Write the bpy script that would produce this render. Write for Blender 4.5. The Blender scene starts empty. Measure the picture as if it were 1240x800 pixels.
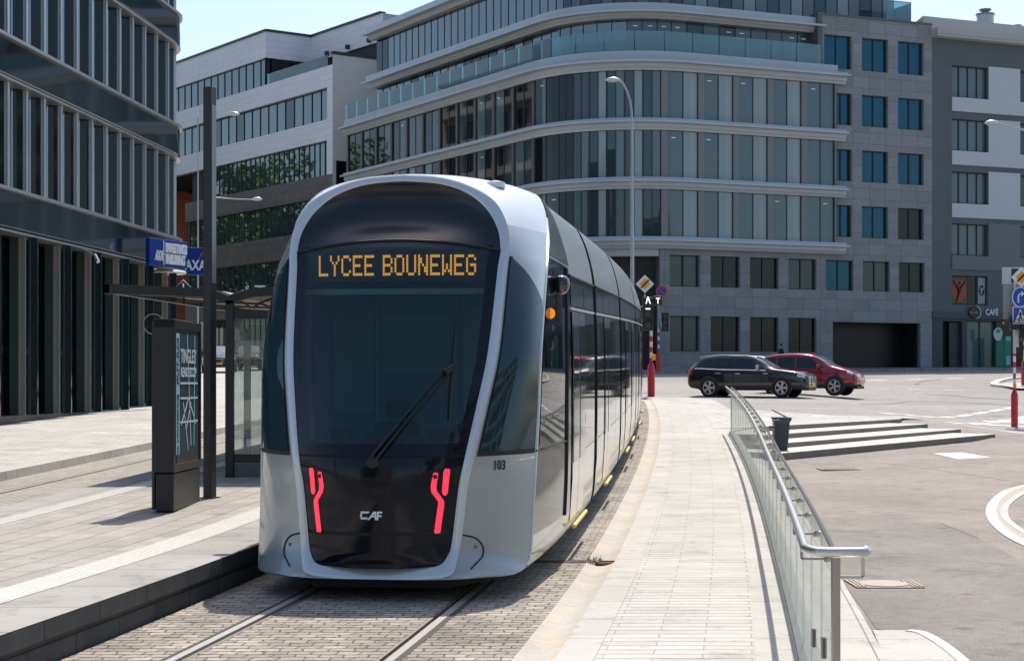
import bpy, bmesh, math, random
import numpy as np
from mathutils import Vector, Matrix
random.seed(7)
PI = math.pi
R = math.radians
SC = bpy.context.scene
COL = SC.collection
F = 2050.0; HOR = 463.0; HC = 1.83

# ------------------------------------------------------------------ camera
cd = bpy.data.cameras.new('camera'); cam = bpy.data.objects.new('camera', cd); COL.objects.link(cam)
cam.location = (0, 0, HC); cam.rotation_euler = (PI/2, 0, 0)
cd.lens = 36.0*F/1240.0; cd.sensor_width = 36.0
cd.shift_y = (HOR-400.0)/1240.0
cd.clip_start = 0.1; cd.clip_end = 6000
SC.camera = cam
# ------------------------------------------------------------------ world and sun
SUN = Vector((0.235, 0.95, 0)).normalized(); ELEV = R(60)
wd = bpy.data.worlds.new('World'); SC.world = wd; wd.use_nodes = True
wn = wd.node_tree; wn.nodes.clear()
wo = wn.nodes.new('ShaderNodeOutputWorld'); bg = wn.nodes.new('ShaderNodeBackground')
sky = wn.nodes.new('ShaderNodeTexSky'); sky.sky_type = 'NISHITA'; sky.sun_disc = False
sky.sun_elevation = ELEV; sky.sun_rotation = math.atan2(SUN.x, SUN.y)
sky.air_density = 1.0; sky.dust_density = 1.8; sky.ozone_density = 1.6
bg.inputs[1].default_value = 0.15
wn.links.new(sky.outputs[0], bg.inputs[0]); wn.links.new(bg.outputs[0], wo.inputs[0])
ld = bpy.data.lights.new('sun', 'SUN'); ld.energy = 3.9; ld.angle = R(0.5); ld.color = (1.0, 0.935, 0.835)
lo = bpy.data.objects.new('sun', ld); COL.objects.link(lo)
sd = Vector((SUN.x*math.cos(ELEV), SUN.y*math.cos(ELEV), math.sin(ELEV)))
lo.rotation_euler = sd.to_track_quat('Z', 'Y').to_euler(); lo.location = (0, 0, 60)
SC.view_settings.view_transform = 'Standard'; SC.view_settings.look = 'None'
SC.view_settings.exposure = 0.30; SC.view_settings.gamma = 1.0
SC.view_settings.use_curve_mapping = False
SC.cycles.max_bounces = 8; SC.cycles.transparent_max_bounces = 12
SC.cycles.sample_clamp_indirect = 6.0

# ------------------------------------------------------------------ materials
MATS = {}
def nodes(m):
    m.use_nodes = True; return m.node_tree.nodes, m.node_tree.links
def mat(name, col, rough=0.6, metal=0.0, spec=0.5, vary=0.0, vscale=3.0, bump=0.0, bscale=40.0, emit=None, estr=1.0, coat=0.0, alpha=1.0):
    if name in MATS: return MATS[name]
    m = bpy.data.materials.new(name); N, L = nodes(m)
    b = N['Principled BSDF']
    b.inputs['Base Color'].default_value = (*col, 1); b.inputs['Roughness'].default_value = rough
    b.inputs['Metallic'].default_value = metal; b.inputs['Specular IOR Level'].default_value = spec
    b.inputs['Coat Weight'].default_value = coat; b.inputs['Coat Roughness'].default_value = 0.03
    if emit: b.inputs['Emission Color'].default_value = (*emit, 1); b.inputs['Emission Strength'].default_value = estr
    if vary or bump:
        tc = N.new('ShaderNodeTexCoord')
    if vary:
        n = N.new('ShaderNodeTexNoise'); n.inputs['Scale'].default_value = vscale; n.inputs['Detail'].default_value = 8
        n.inputs['Roughness'].default_value = 0.65
        L.new(tc.outputs['Object'], n.inputs['Vector'])
        mx = N.new('ShaderNodeMix'); mx.data_type = 'RGBA'
        mx.inputs[6].default_value = (*[max(0, c*(1-vary)) for c in col], 1)
        mx.inputs[7].default_value = (*[min(1, c*(1+vary)) for c in col], 1)
        L.new(n.outputs['Fac'], mx.inputs[0]); L.new(mx.outputs[2], b.inputs['Base Color'])
    if bump:
        n2 = N.new('ShaderNodeTexNoise'); n2.inputs['Scale'].default_value = bscale; n2.inputs['Detail'].default_value = 4
        L.new(tc.outputs['Object'], n2.inputs['Vector'])
        bp = N.new('ShaderNodeBump'); bp.inputs['Strength'].default_value = bump; bp.inputs['Distance'].default_value = 0.01
        L.new(n2.outputs['Fac'], bp.inputs['Height']); L.new(bp.outputs[0], b.inputs['Normal'])
    MATS[name] = m; return m

def ramp(N, pts, interp='LINEAR'):
    r = N.new('ShaderNodeValToRGB'); r.color_ramp.interpolation = interp
    e = r.color_ramp.elements
    while len(e) < len(pts): e.new(0.5)
    for k, (p, c) in enumerate(pts):
        e[k].position = p; e[k].color = (*c, 1) if len(c) == 3 else c
    return r

def brick_mat(name, c1, c2, cm, bw, rh, mortar, offset=0.5, rough=0.75, distort=0.0, bump=0.4, stain=None, swap=False, coord='UV',
              vary=0.25, grain=60.0, squash=1.0, smooth=0.1, cross=0, dscale=3.2, spots=0):
    """pavers / slabs / cobbles in metres; pattern stays inside the material"""
    m = bpy.data.materials.new(name); N, L = nodes(m); b = N['Principled BSDF']
    tc = N.new('ShaderNodeTexCoord'); src = tc.outputs[coord]
    vec = src
    if swap:
        sp = N.new('ShaderNodeSeparateXYZ'); cb = N.new('ShaderNodeCombineXYZ')
        L.new(src, sp.inputs[0]); L.new(sp.outputs[1], cb.inputs[0]); L.new(sp.outputs[0], cb.inputs[1]); vec = cb.outputs[0]
    if distort:
        nd = N.new('ShaderNodeTexNoise'); nd.inputs['Scale'].default_value = dscale; nd.inputs['Detail'].default_value = 3
        L.new(vec, nd.inputs['Vector'])
        sc = N.new('ShaderNodeVectorMath'); sc.operation = 'SCALE'; sc.inputs['Scale'].default_value = distort
        sb = N.new('ShaderNodeVectorMath'); sb.operation = 'SUBTRACT'; sb.inputs[1].default_value = (.5, .5, .5)
        L.new(nd.outputs['Color'], sb.inputs[0]); L.new(sb.outputs[0], sc.inputs[0])
        ad = N.new('ShaderNodeVectorMath'); L.new(vec, ad.inputs[0]); L.new(sc.outputs[0], ad.inputs[1]); vec = ad.outputs[0]
    br = N.new('ShaderNodeTexBrick'); br.offset = offset; br.squash = squash
    br.inputs['Scale'].default_value = 1; br.inputs['Brick Width'].default_value = bw; br.inputs['Row Height'].default_value = rh
    br.inputs['Mortar Size'].default_value = mortar; br.inputs['Mortar Smooth'].default_value = smooth
    br.inputs['Color1'].default_value = (*c1, 1); br.inputs['Color2'].default_value = (*c2, 1); br.inputs['Mortar'].default_value = (*cm, 1)
    L.new(vec, br.inputs['Vector'])
    n1 = N.new('ShaderNodeTexNoise'); n1.inputs['Scale'].default_value = 0.7; n1.inputs['Detail'].default_value = 9; n1.inputs['Roughness'].default_value = .7
    L.new(tc.outputs['Object'], n1.inputs['Vector'])
    r1 = ramp(N, [(0.3, (1-vary,)*3), (0.7, (1+vary*.4,)*3)])
    L.new(n1.outputs['Fac'], r1.inputs[0])
    mu = N.new('ShaderNodeMix'); mu.data_type = 'RGBA'; mu.blend_type = 'MULTIPLY'; mu.inputs[0].default_value = 1
    L.new(br.outputs['Color'], mu.inputs[6]); L.new(r1.outputs[0], mu.inputs[7])
    n3 = N.new('ShaderNodeTexNoise'); n3.inputs['Scale'].default_value = grain; n3.inputs['Detail'].default_value = 6; n3.inputs['Roughness'].default_value = .75
    L.new(tc.outputs['Object'], n3.inputs['Vector'])
    r3 = ramp(N, [(0.3, (.72,)*3), (0.65, (1.12,)*3)])
    L.new(n3.outputs['Fac'], r3.inputs[0])
    mu2 = N.new('ShaderNodeMix'); mu2.data_type = 'RGBA'; mu2.blend_type = 'MULTIPLY'; mu2.inputs[0].default_value = 1
    L.new(mu.outputs[2], mu2.inputs[6]); L.new(r3.outputs[0], mu2.inputs[7])
    out = mu2.outputs[2]
    if cross:  # joints across the rows, darkened further to paint in their shadow side
        b2 = N.new('ShaderNodeTexBrick'); b2.offset = 0
        for a_, v_ in (('Scale', 1), ('Brick Width', 500), ('Row Height', rh), ('Mortar Size', cross), ('Mortar Smooth', .2)): b2.inputs[a_].default_value = v_
        b2.inputs['Color1'].default_value = b2.inputs['Color2'].default_value = (1, 1, 1, 1); b2.inputs['Mortar'].default_value = (.30, .27, .24, 1)
        L.new(vec, b2.inputs['Vector'])
        mu3 = N.new('ShaderNodeMix'); mu3.data_type = 'RGBA'; mu3.blend_type = 'MULTIPLY'; mu3.inputs[0].default_value = 1
        L.new(out, mu3.inputs[6]); L.new(b2.outputs['Color'], mu3.inputs[7]); out = mu3.outputs[2]
    if spots:
        vo = N.new('ShaderNodeTexVoronoi'); vo.inputs['Scale'].default_value = spots; L.new(tc.outputs['Object'], vo.inputs['Vector'])
        rv = ramp(N, [(.055, (.55, .54, .53)), (.085, (1, 1, 1))]); L.new(vo.outputs['Distance'], rv.inputs[0])
        nb = N.new('ShaderNodeTexNoise'); nb.inputs['Scale'].default_value = 1.9; nb.inputs['Detail'].default_value = 10; nb.inputs['Roughness'].default_value = .75; L.new(tc.outputs['Object'], nb.inputs['Vector'])
        rb_ = ramp(N, [(.34, (.70, .69, .68)), (.46, (1, 1, 1))]); L.new(nb.outputs['Fac'], rb_.inputs[0])
        for src_ in (rv.outputs[0], rb_.outputs[0]):
            ms = N.new('ShaderNodeMix'); ms.data_type = 'RGBA'; ms.blend_type = 'MULTIPLY'; ms.inputs[0].default_value = 1
            L.new(out, ms.inputs[6]); L.new(src_, ms.inputs[7]); out = ms.outputs[2]
    if stain:
        n4 = N.new('ShaderNodeTexNoise'); n4.inputs['Scale'].default_value = 1.3; n4.inputs['Detail'].default_value = 10; n4.inputs['Roughness'].default_value = .8
        L.new(tc.outputs['Object'], n4.inputs['Vector'])
        r4 = ramp(N, [(0.50, (0, 0, 0)), (0.62, (1, 1, 1))]); L.new(n4.outputs['Fac'], r4.inputs[0])
        sm = N.new('ShaderNodeMix'); sm.data_type = 'RGBA'; sm.inputs[7].default_value = (*stain, 1)
        ml = N.new('ShaderNodeMath'); ml.operation = 'MULTIPLY'; ml.inputs[1].default_value = .45; L.new(r4.outputs[0], ml.inputs[0])
        L.new(ml.outputs[0], sm.inputs[0]); L.new(out, sm.inputs[6]); out = sm.outputs[2]
    L.new(out, b.inputs['Base Color']); b.inputs['Roughness'].default_value = rough; b.inputs['Specular IOR Level'].default_value = 0.35
    iv = N.new('ShaderNodeMath'); iv.operation = 'SUBTRACT'; iv.inputs[0].default_value = 1; L.new(br.outputs['Fac'], iv.inputs[1])
    ad2 = N.new('ShaderNodeMath'); ad2.operation = 'MULTIPLY_ADD'; ad2.inputs[1].default_value = 0.35
    L.new(n3.outputs['Fac'], ad2.inputs[0]); L.new(iv.outputs[0], ad2.inputs[2])
    bp = N.new('ShaderNodeBump'); bp.inputs['Strength'].default_value = bump; bp.inputs['Distance'].default_value = 0.02
    L.new(ad2.outputs[0], bp.inputs['Height']); L.new(bp.outputs[0], b.inputs['Normal'])
    MATS[name] = m; return m

def ground_noise(name, base, dark, light, s1=0.35, s2=9.0, s3=140.0, bump=0.5, rough=.85, stretch=None, patch=None):
    m = bpy.data.materials.new(name); N, L = nodes(m); b = N['Principled BSDF']
    tc = N.new('ShaderNodeTexCoord'); v = tc.outputs['Object']
    def nz(s, d=8, vec=v):
        n = N.new('ShaderNodeTexNoise'); n.inputs['Scale'].default_value = s; n.inputs['Detail'].default_value = d; n.inputs['Roughness'].default_value = .7
        L.new(vec, n.inputs['Vector']); return n
    sv = v
    if stretch:
        mp = N.new('ShaderNodeMapping'); mp.inputs['Scale'].default_value = stretch; L.new(v, mp.inputs[0]); sv = mp.outputs[0]
    a = nz(s1, 8, sv); r = ramp(N, [(.35, dark), (.52, base), (.7, light)]); L.new(a.outputs['Fac'], r.inputs[0])
    c = nz(s2); r2 = ramp(N, [(.3, (.8,)*3), (.7, (1.1,)*3)]); L.new(c.outputs['Fac'], r2.inputs[0])
    d = nz(s3, 4); r3 = ramp(N, [(.35, (.6,)*3), (.62, (1.25,)*3)]); L.new(d.outputs['Fac'], r3.inputs[0])
    m1 = N.new('ShaderNodeMix'); m1.data_type = 'RGBA'; m1.blend_type = 'MULTIPLY'; m1.inputs[0].default_value = 1
    L.new(r.outputs[0], m1.inputs[6]); L.new(r2.outputs[0], m1.inputs[7])
    m2 = N.new('ShaderNodeMix'); m2.data_type = 'RGBA'; m2.blend_type = 'MULTIPLY'; m2.inputs[0].default_value = 1
    L.new(m1.outputs[2], m2.inputs[6]); L.new(r3.outputs[0], m2.inputs[7])
    vo = N.new('ShaderNodeTexVoronoi'); vo.inputs['Scale'].default_value = 1.1; L.new(v, vo.inputs['Vector'])
    rv = ramp(N, [(.05, (.62,)*3), (.12, (1, 1, 1))]); L.new(vo.outputs['Distance'], rv.inputs[0])
    e_ = nz(1.4, 10); re_ = ramp(N, [(.33, (.72, .71, .70)), (.45, (1, 1, 1))]); L.new(e_.outputs['Fac'], re_.inputs[0])
    o_ = m2.outputs[2]
    for src_ in (rv.outputs[0], re_.outputs[0]):
        ms = N.new('ShaderNodeMix'); ms.data_type = 'RGBA'; ms.blend_type = 'MULTIPLY'; ms.inputs[0].default_value = 1
        L.new(o_, ms.inputs[6]); L.new(src_, ms.inputs[7]); o_ = ms.outputs[2]
    L.new(o_, b.inputs['Base Color']); b.inputs['Roughness'].default_value = rough
    b.inputs['Specular IOR Level'].default_value = .3
    bp = N.new('ShaderNodeBump'); bp.inputs['Strength'].default_value = bump; bp.inputs['Distance'].default_value = .01
    L.new(d.outputs['Fac'], bp.inputs['Height']); L.new(bp.outputs[0], b.inputs['Normal'])
    MATS[name] = m; return m

def thin_glass(name, tint=(.75, .85, .83), ior=1.45, rough=0.0, haze=0.0, hazecol=(.6, .7, .68), fixed=None):
    """thin sheet: tinted see-through plus Fresnel mirror"""
    m = bpy.data.materials.new(name); N, L = nodes(m); N.clear()
    o = N.new('ShaderNodeOutputMaterial'); t = N.new('ShaderNodeBsdfTransparent'); g = N.new('ShaderNodeBsdfGlossy')
    f = N.new('ShaderNodeFresnel'); f.inputs[0].default_value = ior; mx = N.new('ShaderNodeMixShader')
    t.inputs[0].default_value = (*tint, 1); g.inputs['Roughness'].default_value = rough; g.inputs[0].default_value = (1, 1, 1, 1)
    L.new(g.outputs[0], mx.inputs[2])
    if fixed is None: L.new(f.outputs[0], mx.inputs[0])
    else: mx.inputs[0].default_value = fixed
    src = t.outputs[0]
    if haze:
        d = N.new('ShaderNodeBsdfDiffuse'); d.inputs[0].default_value = (*hazecol, 1)
        m2 = N.new('ShaderNodeMixShader'); m2.inputs[0].default_value = haze
        L.new(t.outputs[0], m2.inputs[1]); L.new(d.outputs[0], m2.inputs[2]); src = m2.outputs[0]
    L.new(src, mx.inputs[1]); L.new(mx.outputs[0], o.inputs[0])
    MATS[name] = m; return m

def facade_glass(name, col, ior=1.9, rough=0.015, wob=0.0, tint=(.82, .95, 1.0)):
    m = bpy.data.materials.new(name); N, L = nodes(m); b = N['Principled BSDF']
    b.inputs['Base Color'].default_value = (*col, 1); b.inputs['Roughness'].default_value = rough
    b.inputs['IOR'].default_value = ior; b.inputs['Specular IOR Level'].default_value = .5
    b.inputs['Specular Tint'].default_value = (*tint, 1)
    if wob:
        tc = N.new('ShaderNodeTexCoord'); n = N.new('ShaderNodeTexNoise'); n.inputs['Scale'].default_value = .45; n.inputs['Detail'].default_value = 1
        L.new(tc.outputs['Object'], n.inputs['Vector'])
        bp = N.new('ShaderNodeBump'); bp.inputs['Strength'].default_value = wob; bp.inputs['Distance'].default_value = .05
        L.new(n.outputs['Fac'], bp.inputs['Height']); L.new(bp.outputs[0], b.inputs['Normal'])
    MATS[name] = m; return m

# ------------------------------------------------------------------ mesh helpers
class MB:
    def __init__(s): s.v = []; s.f = []; s.m = []; s.uv = {}
    def add(s, vs, fs, mi=0, uvs=None):
        o = len(s.v); s.v += [tuple(p) for p in vs]
        for k, f in enumerate(fs):
            if uvs: s.uv[len(s.f)] = [uvs[i] for i in f]
            s.f.append(tuple(i+o for i in f)); s.m.append(mi)
        return s
    def quad(s, a, b, c, d, mi=0): return s.add([a, b, c, d], [(0, 1, 2, 3)], mi)
    def box(s, c, size, rz=0.0, mi=0, M=None):
        x, y, z = size[0]/2, size[1]/2, size[2]/2
        vs = [Vector((i*x, j*y, k*z)) for i in (-1, 1) for j in (-1, 1) for k in (-1, 1)]
        rot = M if M is not None else Matrix.Rotation(rz, 3, 'Z')
        vs = [rot @ p + Vector(c) for p in vs]
        return s.add(vs, [(0, 1, 3, 2), (4, 6, 7, 5), (0, 4, 5, 1), (2, 3, 7, 6), (0, 2, 6, 4), (1, 5, 7, 3)], mi)
    def bb(s, x0, x1, y0, y1, z0, z1, mi=0): return s.box(((x0+x1)/2, (y0+y1)/2, (z0+z1)/2), (x1-x0, y1-y0, z1-z0), 0, mi)
    def bar(s, a, b, w, h=None, mi=0):
        a, b = Vector(a), Vector(b); d = b-a; h = h or w
        q = d.to_track_quat('X', 'Z').to_matrix()
        return s.box((a+b)/2, (d.length, w, h), 0, mi, q)
    def tube(s, pts, r, n=10, mi=0, cap=True, closed=False):
        P = [Vector(p) for p in pts]; rr = r if isinstance(r, (list, tuple)) else [r]*len(P)
        vs = []; K = len(P); up = Vector((0, 0, 1)); prev = None
        for i, p in enumerate(P):
            if closed: t = P[(i+1) % K]-P[i-1]
            else: t = P[min(i+1, K-1)]-P[max(i-1, 0)]
            t.normalize()
            a = prev if prev is not None else (up if abs(t.z) < .9 else Vector((1, 0, 0)))
            bn = t.cross(a).normalized(); nn = bn.cross(t).normalized(); prev = nn
            for k in range(n):
                an = 2*PI*k/n; vs.append(p + rr[i]*(math.cos(an)*nn + math.sin(an)*bn))
        fs = []
        for i in range(K if closed else K-1):
            for k in range(n):
                j = (i+1) % K
                fs.append((i*n+k, i*n+(k+1) % n, j*n+(k+1) % n, j*n+k))
        if cap and not closed: fs += [tuple(range(n-1, -1, -1)), tuple((K-1)*n+k for k in range(n))]
        return s.add(vs, fs, mi)
    def cyl(s, a, b, r, n=16, mi=0, r2=None): return s.tube([a, b], [r, r if r2 is None else r2], n, mi)
    def lathe(s, prof, c=(0, 0, 0), n=24, axis='Z', mi=0):
        vs = []
        for (r, h) in prof:
            for k in range(n):
                a = 2*PI*k/n; p = (r*math.cos(a), r*math.sin(a), h)
                if axis == 'Y': p = (p[0], h, p[1])
                if axis == 'X': p = (h, p[0], p[1])
                vs.append((p[0]+c[0], p[1]+c[1], p[2]+c[2]))
        fs = [(i*n+k, i*n+(k+1) % n, (i+1)*n+(k+1) % n, (i+1)*n+k) for i in range(len(prof)-1) for k in range(n)]
        fs += [tuple(range(n)), tuple((len(prof)-1)*n+k for k in range(n))]
        return s.add(vs, fs, mi)
    def prism(s, poly, fn, d0, d1, mi=0):
        """poly of (u,v); fn(u,v,d)->point"""
        n = len(poly); vs = [fn(u, v, d0) for u, v in poly]+[fn(u, v, d1) for u, v in poly]
        fs = [tuple(range(n-1, -1, -1)), tuple(range(n, 2*n))]+[(i, (i+1) % n, n+(i+1) % n, n+i) for i in range(n)]
        return s.add(vs, fs, mi)
    def grid(s, fn, us, vs_, mi=0, uvf=None):
        V = [fn(u, v) for u in us for v in vs_]; nv = len(vs_)
        fs = [(i*nv+j, i*nv+j+1, (i+1)*nv+j+1, (i+1)*nv+j) for i in range(len(us)-1) for j in range(nv-1)]
        uvs = [uvf(u, v) for u in us for v in vs_] if uvf else None
        return s.add(V, fs, mi, uvs)
    def build(s, name, mats, parent=None, smooth=False, world=True, bevel=0.0, normals=True, angle=35):
        me = bpy.data.meshes.new(name)
        V = s.v
        if parent is not None and world:
            Mi = WM(parent).inverted(); V = [tuple(Mi @ Vector(p)) for p in V]
        me.from_pydata(V, [], s.f)
        if not isinstance(mats, (list, tuple)): mats = [mats]
        for m in mats: me.materials.append(m)
        for p, mi in zip(me.polygons, s.m): p.material_index = mi
        if s.uv:
            ul = me.uv_layers.new(name='UVMap')
            for p in me.polygons:
                u = s.uv.get(p.index)
                if u:
                    for li, c in zip(p.loop_indices, u): ul.data[li].uv = c
        me.validate(); me.update()
        if normals:
            bm = bmesh.new(); bm.from_mesh(me); bmesh.ops.recalc_face_normals(bm, faces=bm.faces); bm.to_mesh(me); bm.free()
        if smooth:
            for p in me.polygons: p.use_smooth = True
            try: me.set_sharp_from_angle(angle=R(angle))
            except Exception: pass
        o = bpy.data.objects.new(name, me); COL.objects.link(o)
        if parent is not None: o.parent = parent
        if bevel:
            bv = o.modifiers.new('bevel', 'BEVEL'); bv.width = bevel; bv.segments = 2; bv.limit_method = 'ANGLE'; bv.angle_limit = R(40)
        return o

def WM(o):
    M = Matrix.LocRotScale(o.location, o.rotation_euler, o.scale)
    return WM(o.parent) @ M if o.parent else M
def tag(o, label=None, cat=None, group=None, kind=None):
    if label: o['label'] = label
    if cat: o['category'] = cat
    if group: o['group'] = group
    if kind: o['kind'] = kind
    return o
def thing(name, label, cat, loc=(0, 0, 0), rz=0.0, group=None):
    o = bpy.data.objects.new(name, None); COL.objects.link(o); o.location = loc; o.rotation_euler = (0, 0, rz)
    o.empty_display_size = .3
    return tag(o, label, cat, group)
def copy_tree(o, parent=None):
    c = o.copy(); COL.objects.link(c); c.parent = parent
    for ch in [x for x in o.children]: copy_tree(ch, c)
    return c
def text_mb(txt, size, fn, depth=0.01, bold=0.0, align='CENTER', sx=1.0, mi=0):
    """lettering as real extruded mesh; fn(u,v,d)->point"""
    cu = bpy.data.curves.new('t', 'FONT'); cu.body = txt; cu.size = size; cu.align_x = align; cu.align_y = 'CENTER'
    cu.extrude = depth/2; cu.offset = bold; cu.resolution_u = 3
    o = bpy.data.objects.new('t', cu); COL.objects.link(o)
    dg = bpy.context.evaluated_depsgraph_get()
    me = bpy.data.meshes.new_from_object(o.evaluated_get(dg))
    mb = MB(); mb.add([fn(v.co.x*sx, v.co.y, v.co.z+depth/2) for v in me.vertices], [tuple(p.vertices) for p in me.polygons], mi)
    bpy.data.objects.remove(o); bpy.data.curves.remove(cu); bpy.data.meshes.remove(me)
    return mb
def frange(a, b, n): return [a+(b-a)*i/(n-1) for i in range(n)]
def sstep(a, b, x):
    t = min(1, max(0, (x-a)/(b-a))); return t*t*(3-2*t)
def interp(tab, a):
    """Catmull-Rom through rows of tab at float index a"""
    n = len(tab); a = min(max(a, 0), n-1-1e-9); i = int(a); t = a-i
    p0 = tab[max(i-1, 0)]; p1 = tab[i]; p2 = tab[min(i+1, n-1)]; p3 = tab[min(i+2, n-1)]
    return [0.5*((2*b)+(-a_+c)*t+(2*a_-5*b+4*c-d)*t*t+(-a_+3*b-3*c+d)*t*t*t) for a_, b, c, d in zip(p0, p1, p2, p3)]

# ------------------------------------------------------------------ terrain functions
def g(y): return 0.028*(math.sqrt((y-16)**2+4)+(y-16))/2
def xc(y):
    d = y-14.0; v = -1.14+.13*d-.0008*d*d
    if y > 56: v -= .004*(y-56)**2
    return v
def S0d(x, y): return (x-10.25)*-.682+(y-45.6)*.731      # distance beyond the top step line
def Hr(x, y):
    u = g(y)-.45*sstep(10, 15, x)*(1-sstep(50, 84, y))
    l = -.15+.0145*max(0, y-18)+.035*max(0, x-6)*sstep(20, 40, y)
    l += .30*sstep(-2.2, 0, S0d(x, y))*sstep(8.0, 10.4, x)
    w = .4+7.5*sstep(10.1, 12.6, x)
    t = sstep(.48-w, .48, S0d(x, y))
    l = min(l, u)
    return l+(u-l)*t
def W(off, y, dz=0.0): return (xc(y)+off, y, g(y)+dz)
YS = [3+0.5*i for i in range(34)]+[20+1.0*i for i in range(48)]
# ================================================================== GROUND
cobble = brick_mat('cobbles', (.50, .44, .365), (.33, .295, .25), (.17, .145, .12), .165, .125, .009, rough=.85, distort=.11, dscale=5.5, bump=.7, vary=.42, grain=30, smooth=.8, cross=.013)
cobble2 = brick_mat('small_cobbles', (.50, .46, .40), (.38, .35, .31), (.20, .18, .155), .16, .11, .010, rough=.85, distort=.04, bump=.7, vary=.25, grain=40, smooth=.3)
plank = brick_mat('plank_paving', (.60, .575, .53), (.52, .50, .46), (.36, .32, .28), .66, .18, .005, rough=.8, bump=.15, vary=.20, grain=70, smooth=.1, cross=.009, spots=3.1, stain=(.47, .43, .38))
granite = brick_mat('granite_kerb', (.55, .52, .475), (.50, .47, .43), (.25, .23, .20), 4.0, 1.0, .008, offset=0, rough=.75, bump=.2, vary=.15, grain=110, spots=2.6)
gutterm = brick_mat('concrete_gutter', (.55, .51, .455), (.52, .48, .43), (.30, .26, .21), 5.0, 1.0, .006, offset=0, rough=.85, bump=.2, vary=.22, grain=60, stain=(.68, .50, .27))
slabm = brick_mat('platform_slabs', (.47, .435, .39), (.385, .355, .32), (.17, .155, .14), .62, .31, .008, swap=True, rough=.8, bump=.25, vary=.25, grain=55, spots=2.3, stain=(.30, .28, .26))
edgem = brick_mat('platform_edge', (.44, .415, .385), (.40, .375, .35), (.15, .14, .13), 1.15, 5, .008, swap=True, offset=0, rough=.8, bump=.25, vary=.2, grain=150, spots=2.0)
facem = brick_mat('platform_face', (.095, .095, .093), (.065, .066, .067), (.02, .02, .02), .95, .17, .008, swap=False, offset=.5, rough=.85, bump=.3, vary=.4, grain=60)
tactile = mat('tactile_white', (.64, .61, .55), .7, vary=.16, vscale=4)
asphalt = ground_noise('plaza_asphalt', (.325, .284, .246), (.265, .232, .202), (.375, .33, .288), s1=.28, s2=5, s3=75, bump=.7, stretch=(1, 1, 1))
road = ground_noise('road_asphalt', (.36, .335, .31), (.29, .27, .25), (.42, .395, .37), s1=.22, s2=4, s3=60, bump=.4, stretch=(.35, 1, 1))
pavem = brick_mat('pavement_slabs', (.58, .55, .51), (.50, .475, .44), (.25, .23, .21), .6, .4, .008, rough=.8, bump=.25, vary=.22, grain=50, spots=1.7)
basem = ground_noise('base_ground', (.22, .21, .2), (.18, .17, .16), (.26, .25, .24))
shadepave = brick_mat('shaded_pavement_slabs', (.30, .29, .28), (.25, .245, .24), (.14, .13, .12), 1.0, .5, .02, rough=.85, bump=.2, vary=.2, coord='Object')  # dark slab colour includes the buildings' shadow over this strip
paint = mat('road_paint', (.78, .76, .72), .7, vary=.12, vscale=6)

def strip(name, offs, z0, m, y0=3, y1=None, zf=None, kind='structure', ys=None):
    mb = MB(); ys = ys or [y for y in YS if y >= y0 and (y1 is None or y <= y1)]
    zf = zf or (lambda o, y: g(y)+z0)
    mb.grid(lambda y, o: (xc(y)+o, y, zf(o, y)), ys, offs, uvf=lambda y, o: (o+20, y))
    o = mb.build(name, m, smooth=True, normals=False)
    # faces upward
    me = o.data
    if me.polygons[0].normal.z < 0: me.flip_normals()
    return tag(o, kind=kind)

mb = MB(); gx = [-1500, -300, -120, -60, -30, -10, 0, 10, 30, 60, 120, 300, 1500]; gy = [-1500, -300, -60, -5, 5, 16, 30, 60, 110, 200, 500, 2500]
mb.grid(lambda y, x: (x, y, min(g(y), g(200))-.62), gy, gx)
tag(mb.build('ground', basem, smooth=True), kind='structure')

ALLY = YS+[70, 75, 80, 85, 90, 95, 100, 105, 110, 116, 122]
CY = [y for y in YS if y <= 62]
# track 1: cobbles between rails, rails are grooved
def rail(offc, base):
    t = thing('tram_rail', 'right-hand shiny grooved rail of the tram track in the foreground' if offc > 0 and base == 0 else
              'left-hand grooved rail of the near tram track beside the platform face' if base == 0 else
              ('grooved rail of the far track on the platform side' if offc > 0 else 'grooved rail of the far track on the pavement side'), 'rail', W(base+offc, 8), 0, 'grooved tram rails')
    ys = ALLY
    for nm, a, b, dz, m in (('rail_head', -.03, .03, .006, steel_pol), ('groove', .03, .07, -.02, groove), ('rail_lip', .07, .092, .003, steel_old), ('joint_filler', -.075, -.03, .003, tar)):
        s = 1 if offc < 0 else -1
        x0, x1 = sorted((offc+base+s*a, offc+base+s*b))
        mb = MB(); mb.grid(lambda y, o: (xc(y)+o, y, g(y)+dz), ys, [x0, x1])
        mb.grid(lambda y, z: (xc(y)+x0, y, g(y)+z), ys, [dz, -.06]); mb.grid(lambda y, z: (xc(y)+x1, y, g(y)+z), ys, [dz, -.06])
        mb.build(nm, m, t)
steel_pol = mat('rail_polished', (.60, .57, .54), .38, .55)
steel_old = mat('rail_lip_steel', (.30, .25, .21), .5, .8)
groove = mat('rail_groove', (.03, .025, .02), .9)
tar = mat('rail_tar', (.06, .05, .045), .8)
G = .7175
for nm, b in (('track_bed', 0), ):
    for a, c in ((-1.45, -G-.075), (-G+.092, G-.092), (G+.075, 1.52)):
        strip('cobbled_track_bed', frange(b+a, b+c, 6), 0, cobble, ys=ALLY)
for s in (-1, 1): rail(s*G, 0)
# gutter (dished concrete)
strip('concrete_gutter', frange(1.52, 1.80, 9), 0, gutterm, ys=CY, zf=lambda o, y: g(y)+.004-.035*math.sin(PI*(o-1.52)/.28))
strip('granite_kerb', [1.80, 2.06], .012, granite, ys=CY)
strip('walkway_paving', [2.06, 3.12], .008, plank, ys=CY)
strip('walkway_margin', [3.12, 3.40], .010, granite, ys=CY)

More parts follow.
